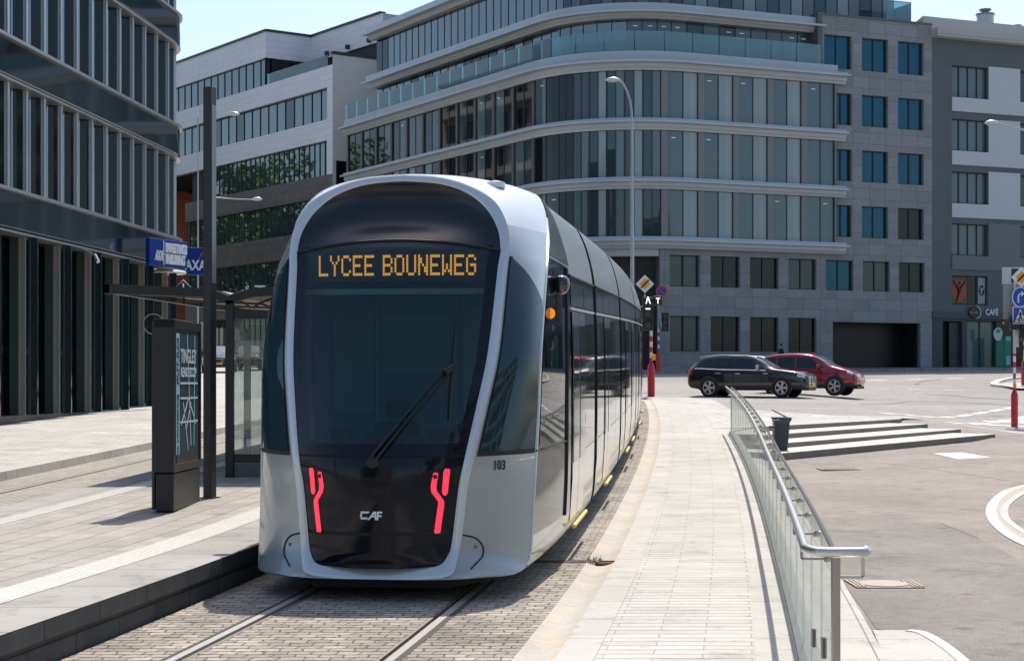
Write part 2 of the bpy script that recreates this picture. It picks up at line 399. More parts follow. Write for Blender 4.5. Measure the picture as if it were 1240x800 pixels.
# rusty drain inlet and slot grate
t = thing('drain_grate', 'rusty slotted drain across the cobbles ending in the concrete gutter', 'drain', W(1.2, 16.9))
yd = 16.9
mb = MB()
for k in range(34): mb.box(W(.78+k*.025, yd, .006), (.013, .11, .006))
mb.build('slot', groove, t)
mb = MB(); mb.box(W(1.2, yd+.075, .003), (.86, .02, .008)); mb.box(W(1.2, yd-.075, .003), (.86, .02, .008)); mb.build('grate_frame', mat('rusty_iron', (.22, .12, .08), .8, .3, vary=.4, vscale=20), t)
mb = MB(); mb.box(W(1.72, yd, -.012), (.20, .17, .02)); mb.box(W(1.72, yd, .006), (.26, .03, .012)); mb.box(W(1.62, yd, .004), (.03, .2, .012)); mb.build('inlet', MATS['rusty_iron'], t)
mb = MB()
for k in range(60):
    a = random.uniform(-.10, .06); h = random.uniform(.02, .07)
    p = Vector(W(1.60+a, yd+.12+random.uniform(-.05, .05), -.01)); q = p+Vector((random.uniform(-.03, .03), random.uniform(-.03, .03), h))
    mb.add([p, p+Vector((.006, 0, 0)), q], [(0, 1, 2)])
tag(mb.build('grass_tuft', mat('dry_grass', (.13, .16, .05), .8)), 'small tuft of grass growing at the rusty drain inlet', 'grass tuft', kind=None)

# platform between the two tracks
PZ = .30
PLY = [y for y in YS if y <= 58]
strip('platform_edge_slabs', [-1.45, -2.08], PZ, edgem, ys=PLY)
strip('platform_paving', frange(-2.44, -4.60, 4), PZ, slabm, ys=PLY)
strip('platform_far_edge_slabs', [-4.86, -5.40], PZ, edgem, ys=PLY)
def tact(o0, o1):
    mb = MB(); mb.grid(lambda y, o: (xc(y)+o, y, g(y)+PZ+.004), PLY, [o0, o1])
    y = 10.5
    while y < 34:
        for k in range(6):
            o = o0+(o1-o0)*(k+.5)/6; c = W(o, y, PZ+.004); r = .017
            mb.add([(c[0]-r, c[1]-r, c[2]), (c[0]+r, c[1]-r, c[2]), (c[0]+r, c[1]+r, c[2]), (c[0]-r, c[1]+r, c[2]),
                    (c[0]-.01, c[1]-.01, c[2]+.006), (c[0]+.01, c[1]-.01, c[2]+.006), (c[0]+.01, c[1]+.01, c[2]+.006), (c[0]-.01, c[1]+.01, c[2]+.006)],
                   [(0, 1, 5, 4), (1, 2, 6, 5), (2, 3, 7, 6), (3, 0, 4, 7), (4, 5, 6, 7)])
        y += .06
    tag(mb.build('tactile_strip', tactile, normals=False), kind='structure')
tact(-2.44, -2.08); tact(-4.86, -4.60)
def pface(off, name):
    mb = MB(); s = 1 if off > -3 else -1
    mb.grid(lambda y, z: (xc(y)+off, y, g(y)+z), PLY, [PZ-.003, PZ-.13], uvf=lambda y, z: (y*1.0+s, z+.21))
    mb.grid(lambda y, z: (xc(y)+off-s*.03, y, g(y)+z), PLY, [PZ-.13, -.03], uvf=lambda y, z: (y*1.2, z+.38))
    mb.grid(lambda y, o: (xc(y)+o, y, g(y)+PZ-.13), PLY, [off, off-s*.03], uvf=lambda y, o: (y, o))
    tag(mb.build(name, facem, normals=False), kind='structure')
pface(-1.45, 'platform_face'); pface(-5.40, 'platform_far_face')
# second track and its rails, pavement by the dark office
T2 = -6.80
for a, c in ((-1.52, -G-.075), (-G+.092, G-.092), (G+.075, 1.45)):
    strip('far_track_bed', frange(T2+a, T2+c, 4), 0, cobble2, ys=ALLY)
for s in (-1, 1): rail(s*G, T2)
strip('left_kerb', [-8.30, -8.32, -8.52], 0, granite, ys=ALLY, zf=lambda o, y: g(y)+(.14 if o < -8.31 else 0))
strip('left_pavement', [-8.52, -9.5, -11, -13, -16, -20, -26, -40], .13, pavem, ys=ALLY)
strip('left_street', [-40, -70, -120], .1, road, ys=ALLY)
mb = MB(); mb.grid(lambda y, o: (xc(y)+o, y, g(y)+.138), frange(26.0, 27.6, 6), frange(-9.9, -10.7, 3)); 
tag(mb.build('tree_grille', mat('grille_iron', (.16, .13, .11), .8, .2, vary=.4, vscale=30)), 'dark rectangular iron plate set in the left pavement', 'drain cover')
mb = MB()
for a in (18.9, 23.0, 29.5):
    pass
# plaza and street right of the walkway
ox = [4.05]+[4.3+.3*i for i in range(38)]+[16+1.5*i for i in range(10)]+[34, 42, 55, 80, 120]
oy = [3+.5*i for i in range(56)]+[31+.25*i for i in range(84)]+[52+1.0*i for i in range(16)]+[70, 75, 80, 85, 90, 95, 100, 105, 110, 116, 122]
mb = MB(); mb.grid(lambda y, o: (xc(min(y, 60))+o, y, Hr(xc(min(y, 60))+o, y)), oy, ox)
mb.m = [1 if (sum(mb.v[i][1] for i in f)/4 > 46.5+.0*sum(mb.v[i][0] for i in f)/4) or S0d(sum(mb.v[i][0] for i in f)/4, sum(mb.v[i][1] for i in f)/4) > 2.2 else 0 for f in mb.f]
o = mb.build('street', [asphalt, road], smooth=True); tag(o, kind='structure')
# corridor right of gutter beyond the walkway: street asphalt to the far side
strip('street_crossing', frange(1.52, 4.1, 5), .0, road, ys=[61.5, 62, 65, 70, 75, 80, 85, 90, 95, 100, 105, 110, 116, 122], zf=lambda o, y: g(y))
mb = MB(); ys2 = [61, 65, 70, 75, 80, 85, 90, 95, 100, 105, 110, 116, 122]
mb.grid(lambda y, t: (xc(y)+1.5+t*((xc(60)+4.2)-(xc(y)+1.5)), y, g(y)-.004), ys2, frange(0, 1, 6)); tag(mb.build('street_middle', road, smooth=True), kind='structure')
strip('street_edge_filler', [3.40, 4.12], -.006, pavem, ys=[y for y in YS if 39 <= y <= 62])
# plinth strip along the plaza foot of the glass wall
strip('plinth_strip', [3.55, 4.06], 0, granite, ys=[y for y in YS if y <= 41], zf=lambda o, y: Hr(xc(y)+4.1, y)+.02)

def poly_sheet(name, pts, m, dz, zf=Hr, res=.35, kind='structure', uv=True):
    """flat polygon draped over the terrain"""
    bm = bmesh.new(); vs = [bm.verts.new((x, y, 0)) for x, y in pts]; bm.faces.new(vs)
    xs = [p[0] for p in pts]; ys = [p[1] for p in pts]
    for ax, lo_, hi in ((0, min(xs), max(xs)), (1, min(ys), max(ys))):
        n = int((hi-lo_)/res)
        for k in range(1, n+1):
            c = lo_+k*(hi-lo_)/(n+1); co = [0, 0, 0]; no = [0, 0, 0]; co[ax] = c; no[ax] = 1
            bmesh.ops.bisect_plane(bm, geom=bm.verts[:]+bm.edges[:]+bm.faces[:], plane_co=co, plane_no=no)
    for v in bm.verts: v.co.z = zf(v.co.x, v.co.y)+dz
    me = bpy.data.meshes.new(name); bm.normal_update()
    for f in bm.faces:
        if f.normal.z < 0: f.normal_flip()
    ul = bm.loops.layers.uv.new('UVMap')
    for f in bm.faces:
        for l in f.loops: l[ul].uv = (l.vert.co.x+30, l.vert.co.y)
    bm.to_mesh(me); bm.free(); me.materials.append(m)
    o = bpy.data.objects.new(name, me); COL.objects.link(o)
    return tag(o, kind=kind) if kind else o
def PX(px, py, z=None, it=40, zf=Hr):
    """the ground point (on terrain zf) seen at this place of the photograph"""
    D = 20.0
    lo_, hi = 5.0, 130.0
    for _ in range(60):
        D = (lo_+hi)/2; x = (px-620)/F*D; zz = HC-(py-HOR)/F*D
        if zz > zf(x, D): lo_ = D
        else: hi = D
    return ((px-620)/F*D, D)
def gz(x, y): return g(y)
# pale pavement behind the steps, from the end of the walkway to the street
pv = [(xc(39.5)+3.40, 39.5), (xc(41.2)+3.9, 41.2), (6.05, 41.72), (10.2, 45.65), (11.6, 47.1), (9.6, 47.6), (8.4, 48.0), (7.3, 50.0), (6.2, 55.0), (xc(61)+2.2, 61.5), (xc(60)+3.38, 60), (xc(50)+3.40, 50)]
poly_sheet('corner_pavement', pv, pavem, .012, zf=lambda x, y: max(g(y), Hr(x, y)) if S0d(x, y) < 1.2 else Hr(x, y) if x > xc(min(y, 60))+4.1 else g(y))

# broad granite steps down into the plaza
stepm = mat('step_granite', (.56, .52, .46), .8, vary=.25, vscale=2.5, bump=.3)
riserm = mat('step_riser_shaded', (.21, .185, .155), .85, vary=.4, vscale=3, bump=.3)  # same granite as the treads, with the risers' shade put into the colour
t = thing('plaza_steps', 'four broad low granite steps leading down from the pavement into the plaza', 'steps', (8, 43, .2))
L0 = [(5.1, 40.8), (10.25, 45.6)]
lefts = [(5.35, 41.05, .73), (5.6, 39.75, .58), (5.8, 38.45, .43), (5.9, 37.1, .285)]
rights = [(10.3, 45.6, .84), (10.95, 44.55, .745), (11.5, 43.35, .64), (12.05, 42.2, .55)]
for k in range(4):
    a = lefts[k]; b = rights[k]; dn = Vector((-.682, .731, 0))
    dep = 1.1 if k == 0 else 1.75
    A, B = Vector(a), Vector(b)
    if k == 0: B += (B-A).normalized()*.35
    up = [A, B, B+dn*dep, A+dn*dep]
    mb = MB(); lo2 = [Vector((p.x, p.y, min(p.z-.20, .4 if k else .9)-(.25 if k == 3 else 0))) for p in up]
    mb.add(up+lo2, [(0, 1, 2, 3), (4, 7, 6, 5), (0, 4, 5, 1), (1, 5, 6, 2), (2, 6, 7, 3), (3, 7, 4, 0)])
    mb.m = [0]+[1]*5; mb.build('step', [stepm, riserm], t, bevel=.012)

# covers, markings and kerbs in the plaza
iron = mat('cover_iron', (.25, .21, .18), .7, .4, vary=.3, vscale=25)
def cover(px, py, w, d, label, inner=None):
    x, y = PX(px, py); t = thing('manhole_cover', label, 'manhole cover', (x, y, Hr(x, y)))
    fr = MB(); z = lambda a, b: Hr(a, b)
    fr.box((x, y, Hr(x, y)+.004), (w, d, .02)); fr.build('cover_frame', iron, t)
    for sd in (-1, 1):
        rb = MB()
        for k in range(3): rb.box((x+sd*(w*.36+k*.04), y, Hr(x, y)+.018), (.02, d*.92, .01))
        rb.bar((x+sd*w*.36, y, Hr(x, y)+.014), (x+sd*(w*.36+.08), y, Hr(x, y)+.014), .02, .006); rb.build('cover_rib', mat('cover_rib_iron', (.38, .30, .24), .6, .5), t)
    lid = MB(); lid.lathe([(w*.37, .012), (w*.37, .02), (w*.36, .023)], (x, y, Hr(x, y)), 32); 
    for i in range(len(lid.v)): v = lid.v[i]; lid.v[i] = (v[0], y+(v[1]-y)*d/w*1.15, v[2])
    lid.build('cover_lid', inner or mat('cover_fill', (.44, .38, .32), .85, vary=.2, vscale=15), t)
cover(1070, 708, .66, .62, 'round iron manhole cover in a ribbed square frame beside the glass railing')
x, y = PX(1016, 568); mb = MB(); mb.box((x, y, Hr(x, y)+.004), (.8, .7, .016))
for k in range(9): mb.box((x-.32+k*.08, y, Hr(x, y)+.014), (.03, .6, .01))
tag(mb.build('drain_cover', iron), 'dark iron drain cover in the asphalt below the steps', 'drain cover')
def pmark(name, quad, m=paint, dz=.008, kind='structure'):
    pts = [PX(*q) for q in quad]; return poly_sheet(name, pts, m, dz, kind=kind, res=.3)
pmark('painted_marking', [(1130, 549), (1160, 556), (1200, 554), (1165, 548)])
kerbm = mat('kerb_stone', (.60, .57, .52), .8, vary=.10, vscale=3)
kerbt = mat('kerb_gap_tan', (.44, .37, .30), .85, vary=.15, vscale=6)
# curved kerb of the plaza island at the right edge
def kerb_curve(name, pix, w, h, m, label=None):
    pts = [Vector((*PX(*p), 0)) for p in pix]
    mb = MB(); L1 = []; L2 = []
    n = 24; P = [Vector(interp([tuple(q) for q in pts], (len(pts)-1)*i/n)) for i in range(n+1)]
    prof = [(-w/2, -.05), (-w/2, h), (w/2, h), (w/2, -.05)]
    rows = []
    for i, p in enumerate(P):
        tdir = (P[min(i+1, n)]-P[max(i-1, 0)]).normalized(); nn = Vector((-tdir.y, tdir.x, 0))
        rows.append([(p.x+nn.x*a, p.y+nn.y*a, Hr(p.x, p.y)+b) for a, b in prof])
    vs = [v for r_ in rows for v in r_]; fs = [(i*4+k, i*4+k+1, (i+1)*4+k+1, (i+1)*4+k) for i in range(n) for k in range(3)]
    mb.add(vs, fs); return tag(mb.build(name, m, smooth=False), kind='structure')
kerb_curve('curved_kerb', [(1262, 584), (1222, 594), (1203, 610), (1201, 625), (1212, 640), (1236, 656), (1275, 672)], .15, .014, kerbm)
kerb_curve('curved_inner_kerb', [(1266, 592), (1238, 598), (1219, 612), (1216, 624), (1224, 634), (1246, 648), (1275, 658)], .09, .016, kerbm)
kerb_curve('curved_gap', [(1264, 588), (1230, 596), (1211, 611), (1208.5, 624.5), (1218, 637), (1241, 652), (1275, 665)], .30, .008, kerbt)
# pale paving wedge with a curved kerb at the foot of the railing
pts = [PX(1057, 764), PX(1108, 764), PX(1130, 774), PX(1160, 795), PX(1190, 825), PX(1240, 880), PX(1140, 900), PX(1086, 835)]
poly_sheet('plaza_paving_wedge', pts, granite, .012, res=.4)
kerb_curve('wedge_kerb', [(1100, 765), (1117, 768), (1140, 781), (1165, 801), (1195, 832)], .09, .02, kerbm)

# repaired asphalt fields with their dark seams, pale scuffs
asph2 = ground_noise('asphalt_repair', (.27, .24, .212), (.225, .20, .177), (.315, .282, .25), s1=.5, s2=7, s3=75, bump=.7)
seam = mat('bitumen_seam', (.13, .11, .095), .7)
poly_sheet('asphalt_repair', [PX(985, 629), PX(1140, 634), PX(1185, 652), PX(1260, 690), PX(1260, 820), PX(1200, 830), PX(1120, 766), PX(1062, 762), PX(1010, 690)], asph2, .005, res=.6)
def seam_line(pts, w=.02, m=None):
    P = [Vector(PX(*p)) for p in pts]
    for a, b in zip(P, P[1:]):
        d = (b-a).normalized(); n = Vector((-d.y, d.x))*w/2; poly_sheet('asphalt_seam', [tuple(a-n), tuple(b-n), tuple(b+n), tuple(a+n)], m or seam, .009, res=.5)
seam_line([(985, 629), (1060, 631), (1140, 634)]); seam_line([(1140, 634), (1185, 652)])
seam_line([(985, 553), (1090, 562), (1180, 575), (1250, 586)], .03, mat('scuffed_line', (.42, .37, .33), .8)); seam_line([(1000, 600), (1090, 597), (1150, 602)], .012)
tyrem = mat('tyre_mark', (.20, .18, .165), .8)
seam_line([(1120, 477.5), (1150, 479), (1185, 482), (1225, 484)], .12, tyrem); seam_line([(1040, 489), (1100, 486), (1160, 487), (1230, 491)], .10, tyrem); seam_line([(1112, 466), (1109, 464.5), (1116, 461.5), (1140, 459.5)], .15, tyrem)
# road markings across the junction
def dash(a, b, w=.14, n=1, frac=.55):
    pa = Vector(PX(*a)); pb = Vector(PX(*b)); d = (pb-pa); L_ = d.length; d.normalize(); nn = Vector((-d.y, d.x))
    for k in range(n):
        s0 = L_*k/n; s1 = s0+L_/n*frac; p = pa+d*s0; q = pa+d*s1
        poly_sheet('lane_dash', [tuple(p-nn*w), tuple(q-nn*w), tuple(q+nn*w), tuple(p+nn*w)], paint, .008, res=.8)
dash((1068, 500.6), (1235, 492), .16, 8, .72)
dash((1145, 511), (1250, 503), .16, 4, .8)
for k in range(5):
    a = (1150+k*19, 513-k*1.3); pa = Vector(PX(*a)); 
    poly_sheet('crossing_bar', [(pa.x, pa.y), (pa.x+3.2, pa.y-2.3), (pa.x+3.45, pa.y-1.9), (pa.x+.25, pa.y+.4)], paint, .008, res=.8)
dash((1000, 462), (1190, 457.5), .3, 4, .45); dash((905, 497), (1060, 507), .10, 1, 1); dash((1055, 470.5), (1190, 473), .12, 3, .5)
# far pavement in front of the stone building and the cafe
fd = Vector((.922, .387)); fn_ = Vector((.387, -.922)); base = Vector((20.64, 108.5))
kz = lambda x, y: g(y)
mb = MB()
for t0, t1 in ((-8, 60),):
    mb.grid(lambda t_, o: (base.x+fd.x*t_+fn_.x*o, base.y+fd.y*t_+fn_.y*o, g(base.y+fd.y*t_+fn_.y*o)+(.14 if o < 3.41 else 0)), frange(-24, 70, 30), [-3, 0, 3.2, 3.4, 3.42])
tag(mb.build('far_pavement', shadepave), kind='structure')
# traffic island at the right
isl = [(21.8, 73), (30, 72), (36, 76), (34, 80), (26, 80), (22, 78)]
poly_sheet('traffic_island', isl, pavem, .10, res=1.0)
kerb_curve('island_kerb', [(1290, 470.0), (1240, 470), (1212, 468.5), (1204, 466), (1215, 461), (1236, 458)], .35, .10, kerbm)

# ================================================================== GLASS RAILING
inox = mat('brushed_steel', (.62, .61, .59), .34, .95)
brsteel = mat('bracket_steel', (.40, .37, .34), .35, .9)
darksteel = mat('dark_steel', (.16, .14, .13), .4, .8)
panel_glass = thin_glass('railing_glass', (.90, .925, .905), fixed=.07, haze=.24, hazecol=(.80, .81, .77))
t = thing('glass_railing', 'long glass railing with a tubular steel handrail between the walkway and the plaza', 'railing', W(3.45, 20))
GO = 3.45
mb = MB(); ys = [y for y in YS if 5 <= y <= 39.2]+[39.2]
mb.grid(lambda y, k: (xc(y)+[3.40, 3.40, 3.55, 3.55][k], y, [g(y)-.1, g(y)+.045, g(y)+.045, Hr(xc(y)+4.3, y)-.2][k]), ys, [0, 1, 2, 3])
mb.build('base_kerb', mat('railing_base', (.30, .30, .28), .8, vary=.2, vscale=8), t)
yy = [7.5+.0*k for k in range(1)]
ends = [7.55+1.32*k for k in range(25)]
for k in range(24):
    a, b = ends[k]+.012, ends[k+1]-.012; b = min(b, 39.15)
    P = [(xc(a)+GO, a), (xc(b)+GO, b)]
    mb = MB(); vs = []
    for (x, y) in P:
        for dx in (-.0065, .0065):
            for z in (.05, 1.06): vs.append((x+dx, y, g(y)+z))
    mb.add(vs, [(0, 1, 5, 4), (2, 6, 7, 3), (1, 3, 7, 5), (0, 2, 3, 1), (4, 5, 7, 6), (0, 4, 6, 2)])
    mb.build('glass_panel', panel_glass, t)
mb = MB(); mb.tube([W(GO, y, 1.075) for y in frange(7.5, 39.15, 60)], .013, 8); mb.build('cap_rail', darksteel, t, smooth=True)
hr = [W(GO-.13, y, 1.085) for y in frange(39.1, 7.6, 60)]
c0 = Vector(W(GO, 7.45, 1.085))
hr += [tuple(c0+Vector((-.13+.03, .02, 0))), tuple(c0+Vector((-.08, -.02, 0))), tuple(c0+Vector((-.03, -.03, 0))), tuple(c0+Vector((.10, -.03, 0))), tuple(c0+Vector((.125, -.02, 0))), tuple(c0+Vector((.14, .01, 0))), tuple(c0+Vector((.143, .06, 0)))]
mb = MB(); mb.tube(hr, .0215, 16); mb.build('handrail', inox, t, smooth=True)
for k in range(24):
    y = 8.1+1.32*k; mb = MB()
    if y > 39: break
    p0 = Vector(W(GO-.13, y, 1.06)); p1 = Vector(W(GO-.13, y, .985)); p2 = Vector(W(GO, y, .985)); p3 = Vector(W(GO, y, 1.06))
    mb.bar(p0, p1, .010); mb.bar(p1, p2, .010); mb.cyl(p2+Vector((-.02, 0, 0)), p2+Vector((.02, 0, 0)), .016, 10)
    mb.build('bracket', brsteel, t)
mb = MB(); mb.box((c0.x, c0.y, g(7.5)+.53), (.035, .045, 1.06)); mb.build('end_post', mat('post_steel', (.42, .38, .35), .35, .9), t, bevel=.003)
mb = MB(); q = c0+Vector((.125, .02, -.03)); q2 = q+Vector((0, 0, -.085)); mb.bar(q, q2, .013); mb.bar(q2, q2+Vector((-.12, 0, 0)), .013); mb.build('end_bracket', inox, t)
for y, z in ((8.35, .52), (9.6, .38)):
    mb = MB(); mb.box(W(GO-.012, y, z), (.02, .05, .10)); mb.build('glass_clamp', darksteel, t)
# far end post
mb = MB(); mb.box(W(GO, 39.2, .53), (.03, .03, 1.08)); mb.build('far_post', inox, t)
# ================================================================== TRAM
TY0 = 14.0
def trk(s):
    """centre and heading of the tram body at length s behind the nose"""
    y = TY0+.992*s; dx = (xc(y+.05)-xc(y-.05))/.1; th = math.atan(dx); return xc(y), y, th
def T(s, w, z):
    x, y, th = trk(max(s, 0)); 
    if s < 0: y += s*math.cos(th); x += s*math.sin(th)
    return (x+w*math.cos(th), y-w*math.sin(th), z+g(TY0+.992*max(s, 0)))
silver = mat('tram_silver', (.36, .385, .38), .26, .25, coat=.6)
silver_lt = mat('tram_frame_silver', (.56, .60, .62), .25, .35, coat=.6)
roofw = mat('tram_roof_white', (.74, .76, .77), .32, .1, coat=.5, vary=.03, vscale=4)
blackg = mat('tram_black_gloss', (.003, .005, .012), .10, 0, spec=.30)
hoodm = mat('tram_hood', (.010, .012, .018), .22, 0)
darkgl = facade_glass('tram_side_glass', (.035, .038, .040), ior=1.8, rough=.05, tint=(1, 1, 1))
mirror = mat('tram_side_panel', (.58, .58, .57), .13, .75)
mirror_dk = mat('tram_side_dark', (.26, .265, .27), .10, .7)
drv = facade_glass('driver_glass', (.006, .008, .009), 1.4, .02)
skirt = mat('tram_skirt_dark', (.022, .023, .024), .10, 0, spec=.28)
cant = mat('tram_cant_silver', (.44, .47, .48), .30, .45, coat=.3)
rubber = mat('black_rubber', (.012, .012, .012), .7)
under = mat('underframe', (.02, .02, .02), .85)
yellow = mat('safety_yellow', (.75, .62, .18), .5)
wsg = thin_glass('windshield_glass', (.50, .70, .72), ior=1.42, haze=.30, hazecol=(.012, .045, .058))
sideg = thin_glass('cab_side_glass', (.16, .22, .24), ior=1.5)

tr = thing('tram', 'silver and black tram at the platform with an amber destination display and red tail lights', 'tram', (xc(16), 16, 0))
def tb(mb, name, m, parent=tr, smooth=True, **k): return mb.build(name, m, parent, smooth, **k)
A = [(0, .10, .28), (.35, .11, .28), (.52, .15, .30), (.585, .20, .38), (.615, .24, .5), (.665, .27, .945), (.713, .30, 1.195), (.787, .46, 1.62), (.857, .66, 2.09), (.90, .95, 2.8), (.915, 1.02, 2.97), (.885, 1.08, 3.16), (.775, 1.14, 3.35), (.59, 1.19, 3.50), (.33, 1.22, 3.59), (0, 1.24, 3.62)]
B = [(0, .03, .19), (.42, .08, .19), (.62, .15, .22), (.665, .21, .34), (.692, .26, .5), (.740, .30, .945), (.788, .34, 1.195), (.865, .50, 1.62), (.938, .70, 2.09), (.975, .97, 2.8), (.99, 1.04, 2.99), (.962, 1.11, 3.21), (.845, 1.17, 3.42), (.63, 1.21, 3.56), (.35, 1.24, 3.65), (0, 1.26, 3.68)]
Cc = [(0, .10, .185), (.60, .14, .185), (.95, .30, .19), (1.14, .56, .205), (1.195, .78, .31), (1.215, .90, .75), (1.232, .98, 1.2), (1.247, 1.05, 1.62), (1.255, 1.14, 2.1), (1.255, 1.55, 2.75), (1.245, 1.80, 2.97), (1.215, 2.12, 3.2), (1.14, 2.42, 3.50), (.98, 2.6, 3.65), (.5, 2.7, 3.72), (0, 2.75, 3.735)]
SEC = [(0, 0, .22), (.6, 0, .22), (1.0, 0, .22), (1.2, 0, .23), (1.29, 0, .32), (1.322, 0, .75), (1.33, 0, 1.2), (1.33, 0, 1.62), (1.33, 0, 2.1), (1.31, 0, 2.72), (1.30, 0, 2.93), (1.25, 0, 3.18), (1.17, 0, 3.42), (1.03, 0, 3.60), (.6, 0, 3.67), (0, 0, 3.69)]
S3 = 3.3
CN = [.0, .0, .01, .0, .0, .0, .03, .17, .38, .72, .88, 1.02, 1.11, 1.17, 1.21, 1.24]
def Mk(a, v, out=0.0):
    w, s, z = interp(A, a); c = interp([(q,) for q in CN], a)[0]
    y = c+(s-c)*(abs(v)**2.2)
    if a > 10: y += .10*math.sin(PI*min(1, (a-10)/4.2))*(1-abs(v)**4)
    bow = .09*(1-v*v)*math.exp(-((a-10)/1.2)**2)
    return T(y-out, w*v, z+bow)
def Nk(a, u, sg, out=0.0):
    b = interp(B, a); c = interp(Cc, a)
    w = b[0]+(c[0]-b[0])*u; s = b[1]+(c[1]-b[1])*u; z = b[2]+(c[2]-b[2])*u
    k = math.sin(PI*u)*(.055 if a < 9 else .055*max(0, 1-(a-9)/3)); w += k*.8; s -= k*.6
    if a > 11: z += .05*math.sin(PI*u)
    return T(s-out*.7, sg*(w+out*.7), z)
def Sk(a, u, sg, out=0.0):
    c = interp(Cc, a); e = interp(SEC, a)
    w = c[0]+(e[0]-c[0])*(1-(1-u)**1.7); s = c[1]+(S3-c[1])*u; z = c[2]+(e[2]-c[2])*u
    return T(s, sg*(w+out), z+(out if a > 13 else 0))
VV = frange(-1, 1, 25)
def patch(fn, as_, us, name, m, parent=tr, **k):
    mb = MB(); mb.grid(fn, as_, us); return tb(mb, name, m, parent, **k)
# front mask
patch(lambda a, v: Mk(a, v), frange(1, 4.15, 14), VV, 'front_apron', blackg)
patch(lambda a, v: Mk(a, v, -.012), frange(4.0, 4.3, 3), VV, 'apron_joint', rubber)
patch(lambda a, v: Mk(a, v), frange(4.22, 6, 10), VV, 'lower_mask', blackg)
patch(lambda a, v: Mk(a, v, -.015), frange(5.9, 6.15, 3), VV, 'mask_joint', rubber)
mb = MB(); mb.grid(lambda a, v: Mk(a, v), frange(6.05, 10, 26), frange(-1, -.90, 3)); mb.grid(lambda a, v: Mk(a, v), frange(6.05, 10, 26), frange(.90, 1, 3))
mb.grid(lambda a, v: Mk(a, v), frange(6.05, 6.3, 3), VV); tb(mb, 'windshield_surround', blackg)
patch(lambda a, v: Mk(a, v), frange(6.3, 10, 26), frange(-.90, .90, 23), 'windshield', wsg)
patch(lambda a, v: Mk(a, v), frange(10, 15, 26), VV, 'hood', hoodm)
mb = MB(); mb.tube([Mk(10.02, v, .006) for v in VV], .012, 6); tb(mb, 'windshield_seal', rubber)
# arch frame: A -> B with a proud rounded profile
for sg in (1, -1):
    def Fk(a, u, sg=sg):
        p = interp(A, a); q = interp(B, a); w = p[0]+(q[0]-p[0])*u; s = p[1]+(q[1]-p[1])*u; z = p[2]+(q[2]-p[2])*u
        return T(s-.010*math.sin(PI*u)**.5-.006, sg*w, z)
    patch(Fk, frange(0, 15, 76), frange(0, 1, 7), 'arch_frame', silver_lt)
    # silver nose cheek, with cut-out shape of the side window laid on top
    patch(lambda a, u: Nk(a, u, sg), frange(0, 11, 56), frange(0, 1, 11), 'nose_shell', silver)
    patch(lambda a, u: Nk(a, u, sg), frange(11, 15, 22), frange(0, 1, 11), 'roof_cap', roofw)
    def win(a, t, sg=sg, o=.006, e=0):
        u1 = .95 if a < 8.62 else .055+.895*max(0, 1-(a-8.62)/.83)**1.55
        u0 = .05; return Nk(a, (u0-e)+((u1+e)-(u0-e))*t, sg, o)
    patch(lambda a, t: win(a, t, o=.003, e=.025), frange(6.0, 9.5, 34), frange(0, 1, 8), 'window_seal', rubber)
    patch(lambda a, t: win(a, t, o=.009), frange(6.1, 9.44, 34), frange(0, 1, 8), 'cab_side_window', facade_glass('cab_quarter_glass', (.012, .035, .045), 1.55, .02) if 'cab_quarter_glass' not in MATS else MATS['cab_quarter_glass'])
    # small coupler hatch on the cheek bottom
    mb = MB(); hatch = [(4.12, -.02), (4.12, .16), (3.95, .26), (3.6, .28), (3.1, .25), (2.6, .21)]
    mb.tube([Nk(interp(hatch, k/5)[0], max(0, interp(hatch, k/5)[1]), sg, .003) for k in range(26)], .007, 6); tb(mb, 'hatch_joint', rubber)
    mb = MB(); p = Vector(Nk(3.9, .17, sg, .004)); mb.lathe([(.014, -.006), (.014, .004), (.008, .006)], p, 12, 'Y'); tb(mb, 'hatch_lock', darksteel)
    # pillar along the edge between the cheek and the side
    mb = MB(); mb.tube([Sk(a, .012, sg, -.005) for a in frange(3.6, 11.5, 60)], .020, 8); tb(mb, 'corner_pillar', silver_lt)
    # flank, first part
    patch(lambda a, u: Sk(a, u, sg), frange(0, 4.45, 14), frange(0, 1, 11), 'sill_panel', silver)
    patch(lambda a, u: Sk(a, u, sg), frange(4.45, 10, 34), frange(0, 1, 13), 'flank_shell', blackg)
    patch(lambda a, u: Sk(a, u, sg), frange(10, 15, 26), frange(0, 1, 11), 'roof_flank', cant)
    patch(lambda a, u: Sk(a, .03+.80*u, sg, .004), frange(4.5, 5.97, 10), frange(0, 1, 11), 'corner_skirt_panel', skirt)
    patch(lambda a, u: Sk(a, .06+.66*u, sg, .005), frange(6.12, 9.3, 16), frange(0, 1, 9), 'driver_window', drv)
    mb = MB(); mb.tube([Sk(6.04, u, sg, .006) for u in frange(0, .8, 12)], .009, 6); mb.tube([Sk(a, .80, sg, .006) for a in frange(4.45, 9.9, 30)], .018, 6); tb(mb, 'panel_joint', rubber)
    # dark pointed roof panel behind the corner
    def lens(t, q, sg=sg):
        a = 10.1+2.9*t; h = (1-t**2.0); return Sk(a, .06+(.92*h+.02)*q, sg, .008)
    patch(lens, frange(0, 1, 14), frange(0, 1, 8), 'roof_grille', mat('roof_grille_dark', (.10, .115, .12), .18, .3))
# roof marker hatch and cable line on the white cap
mb = MB(); mb.tube([Nk(12.9+.5*math.sin(t*3), .35+t*.6, 1, .004) for t in frange(0, 1, 20)], .004, 5); tb(mb, 'roof_joint', rubber)
mb = MB(); c = Vector(Nk(12.9, .34, 1, .012)); mb.lathe([(.09, -.03), (.085, .02), (.03, .035)], c, 16); tb(mb, 'roof_aerial', roofw)
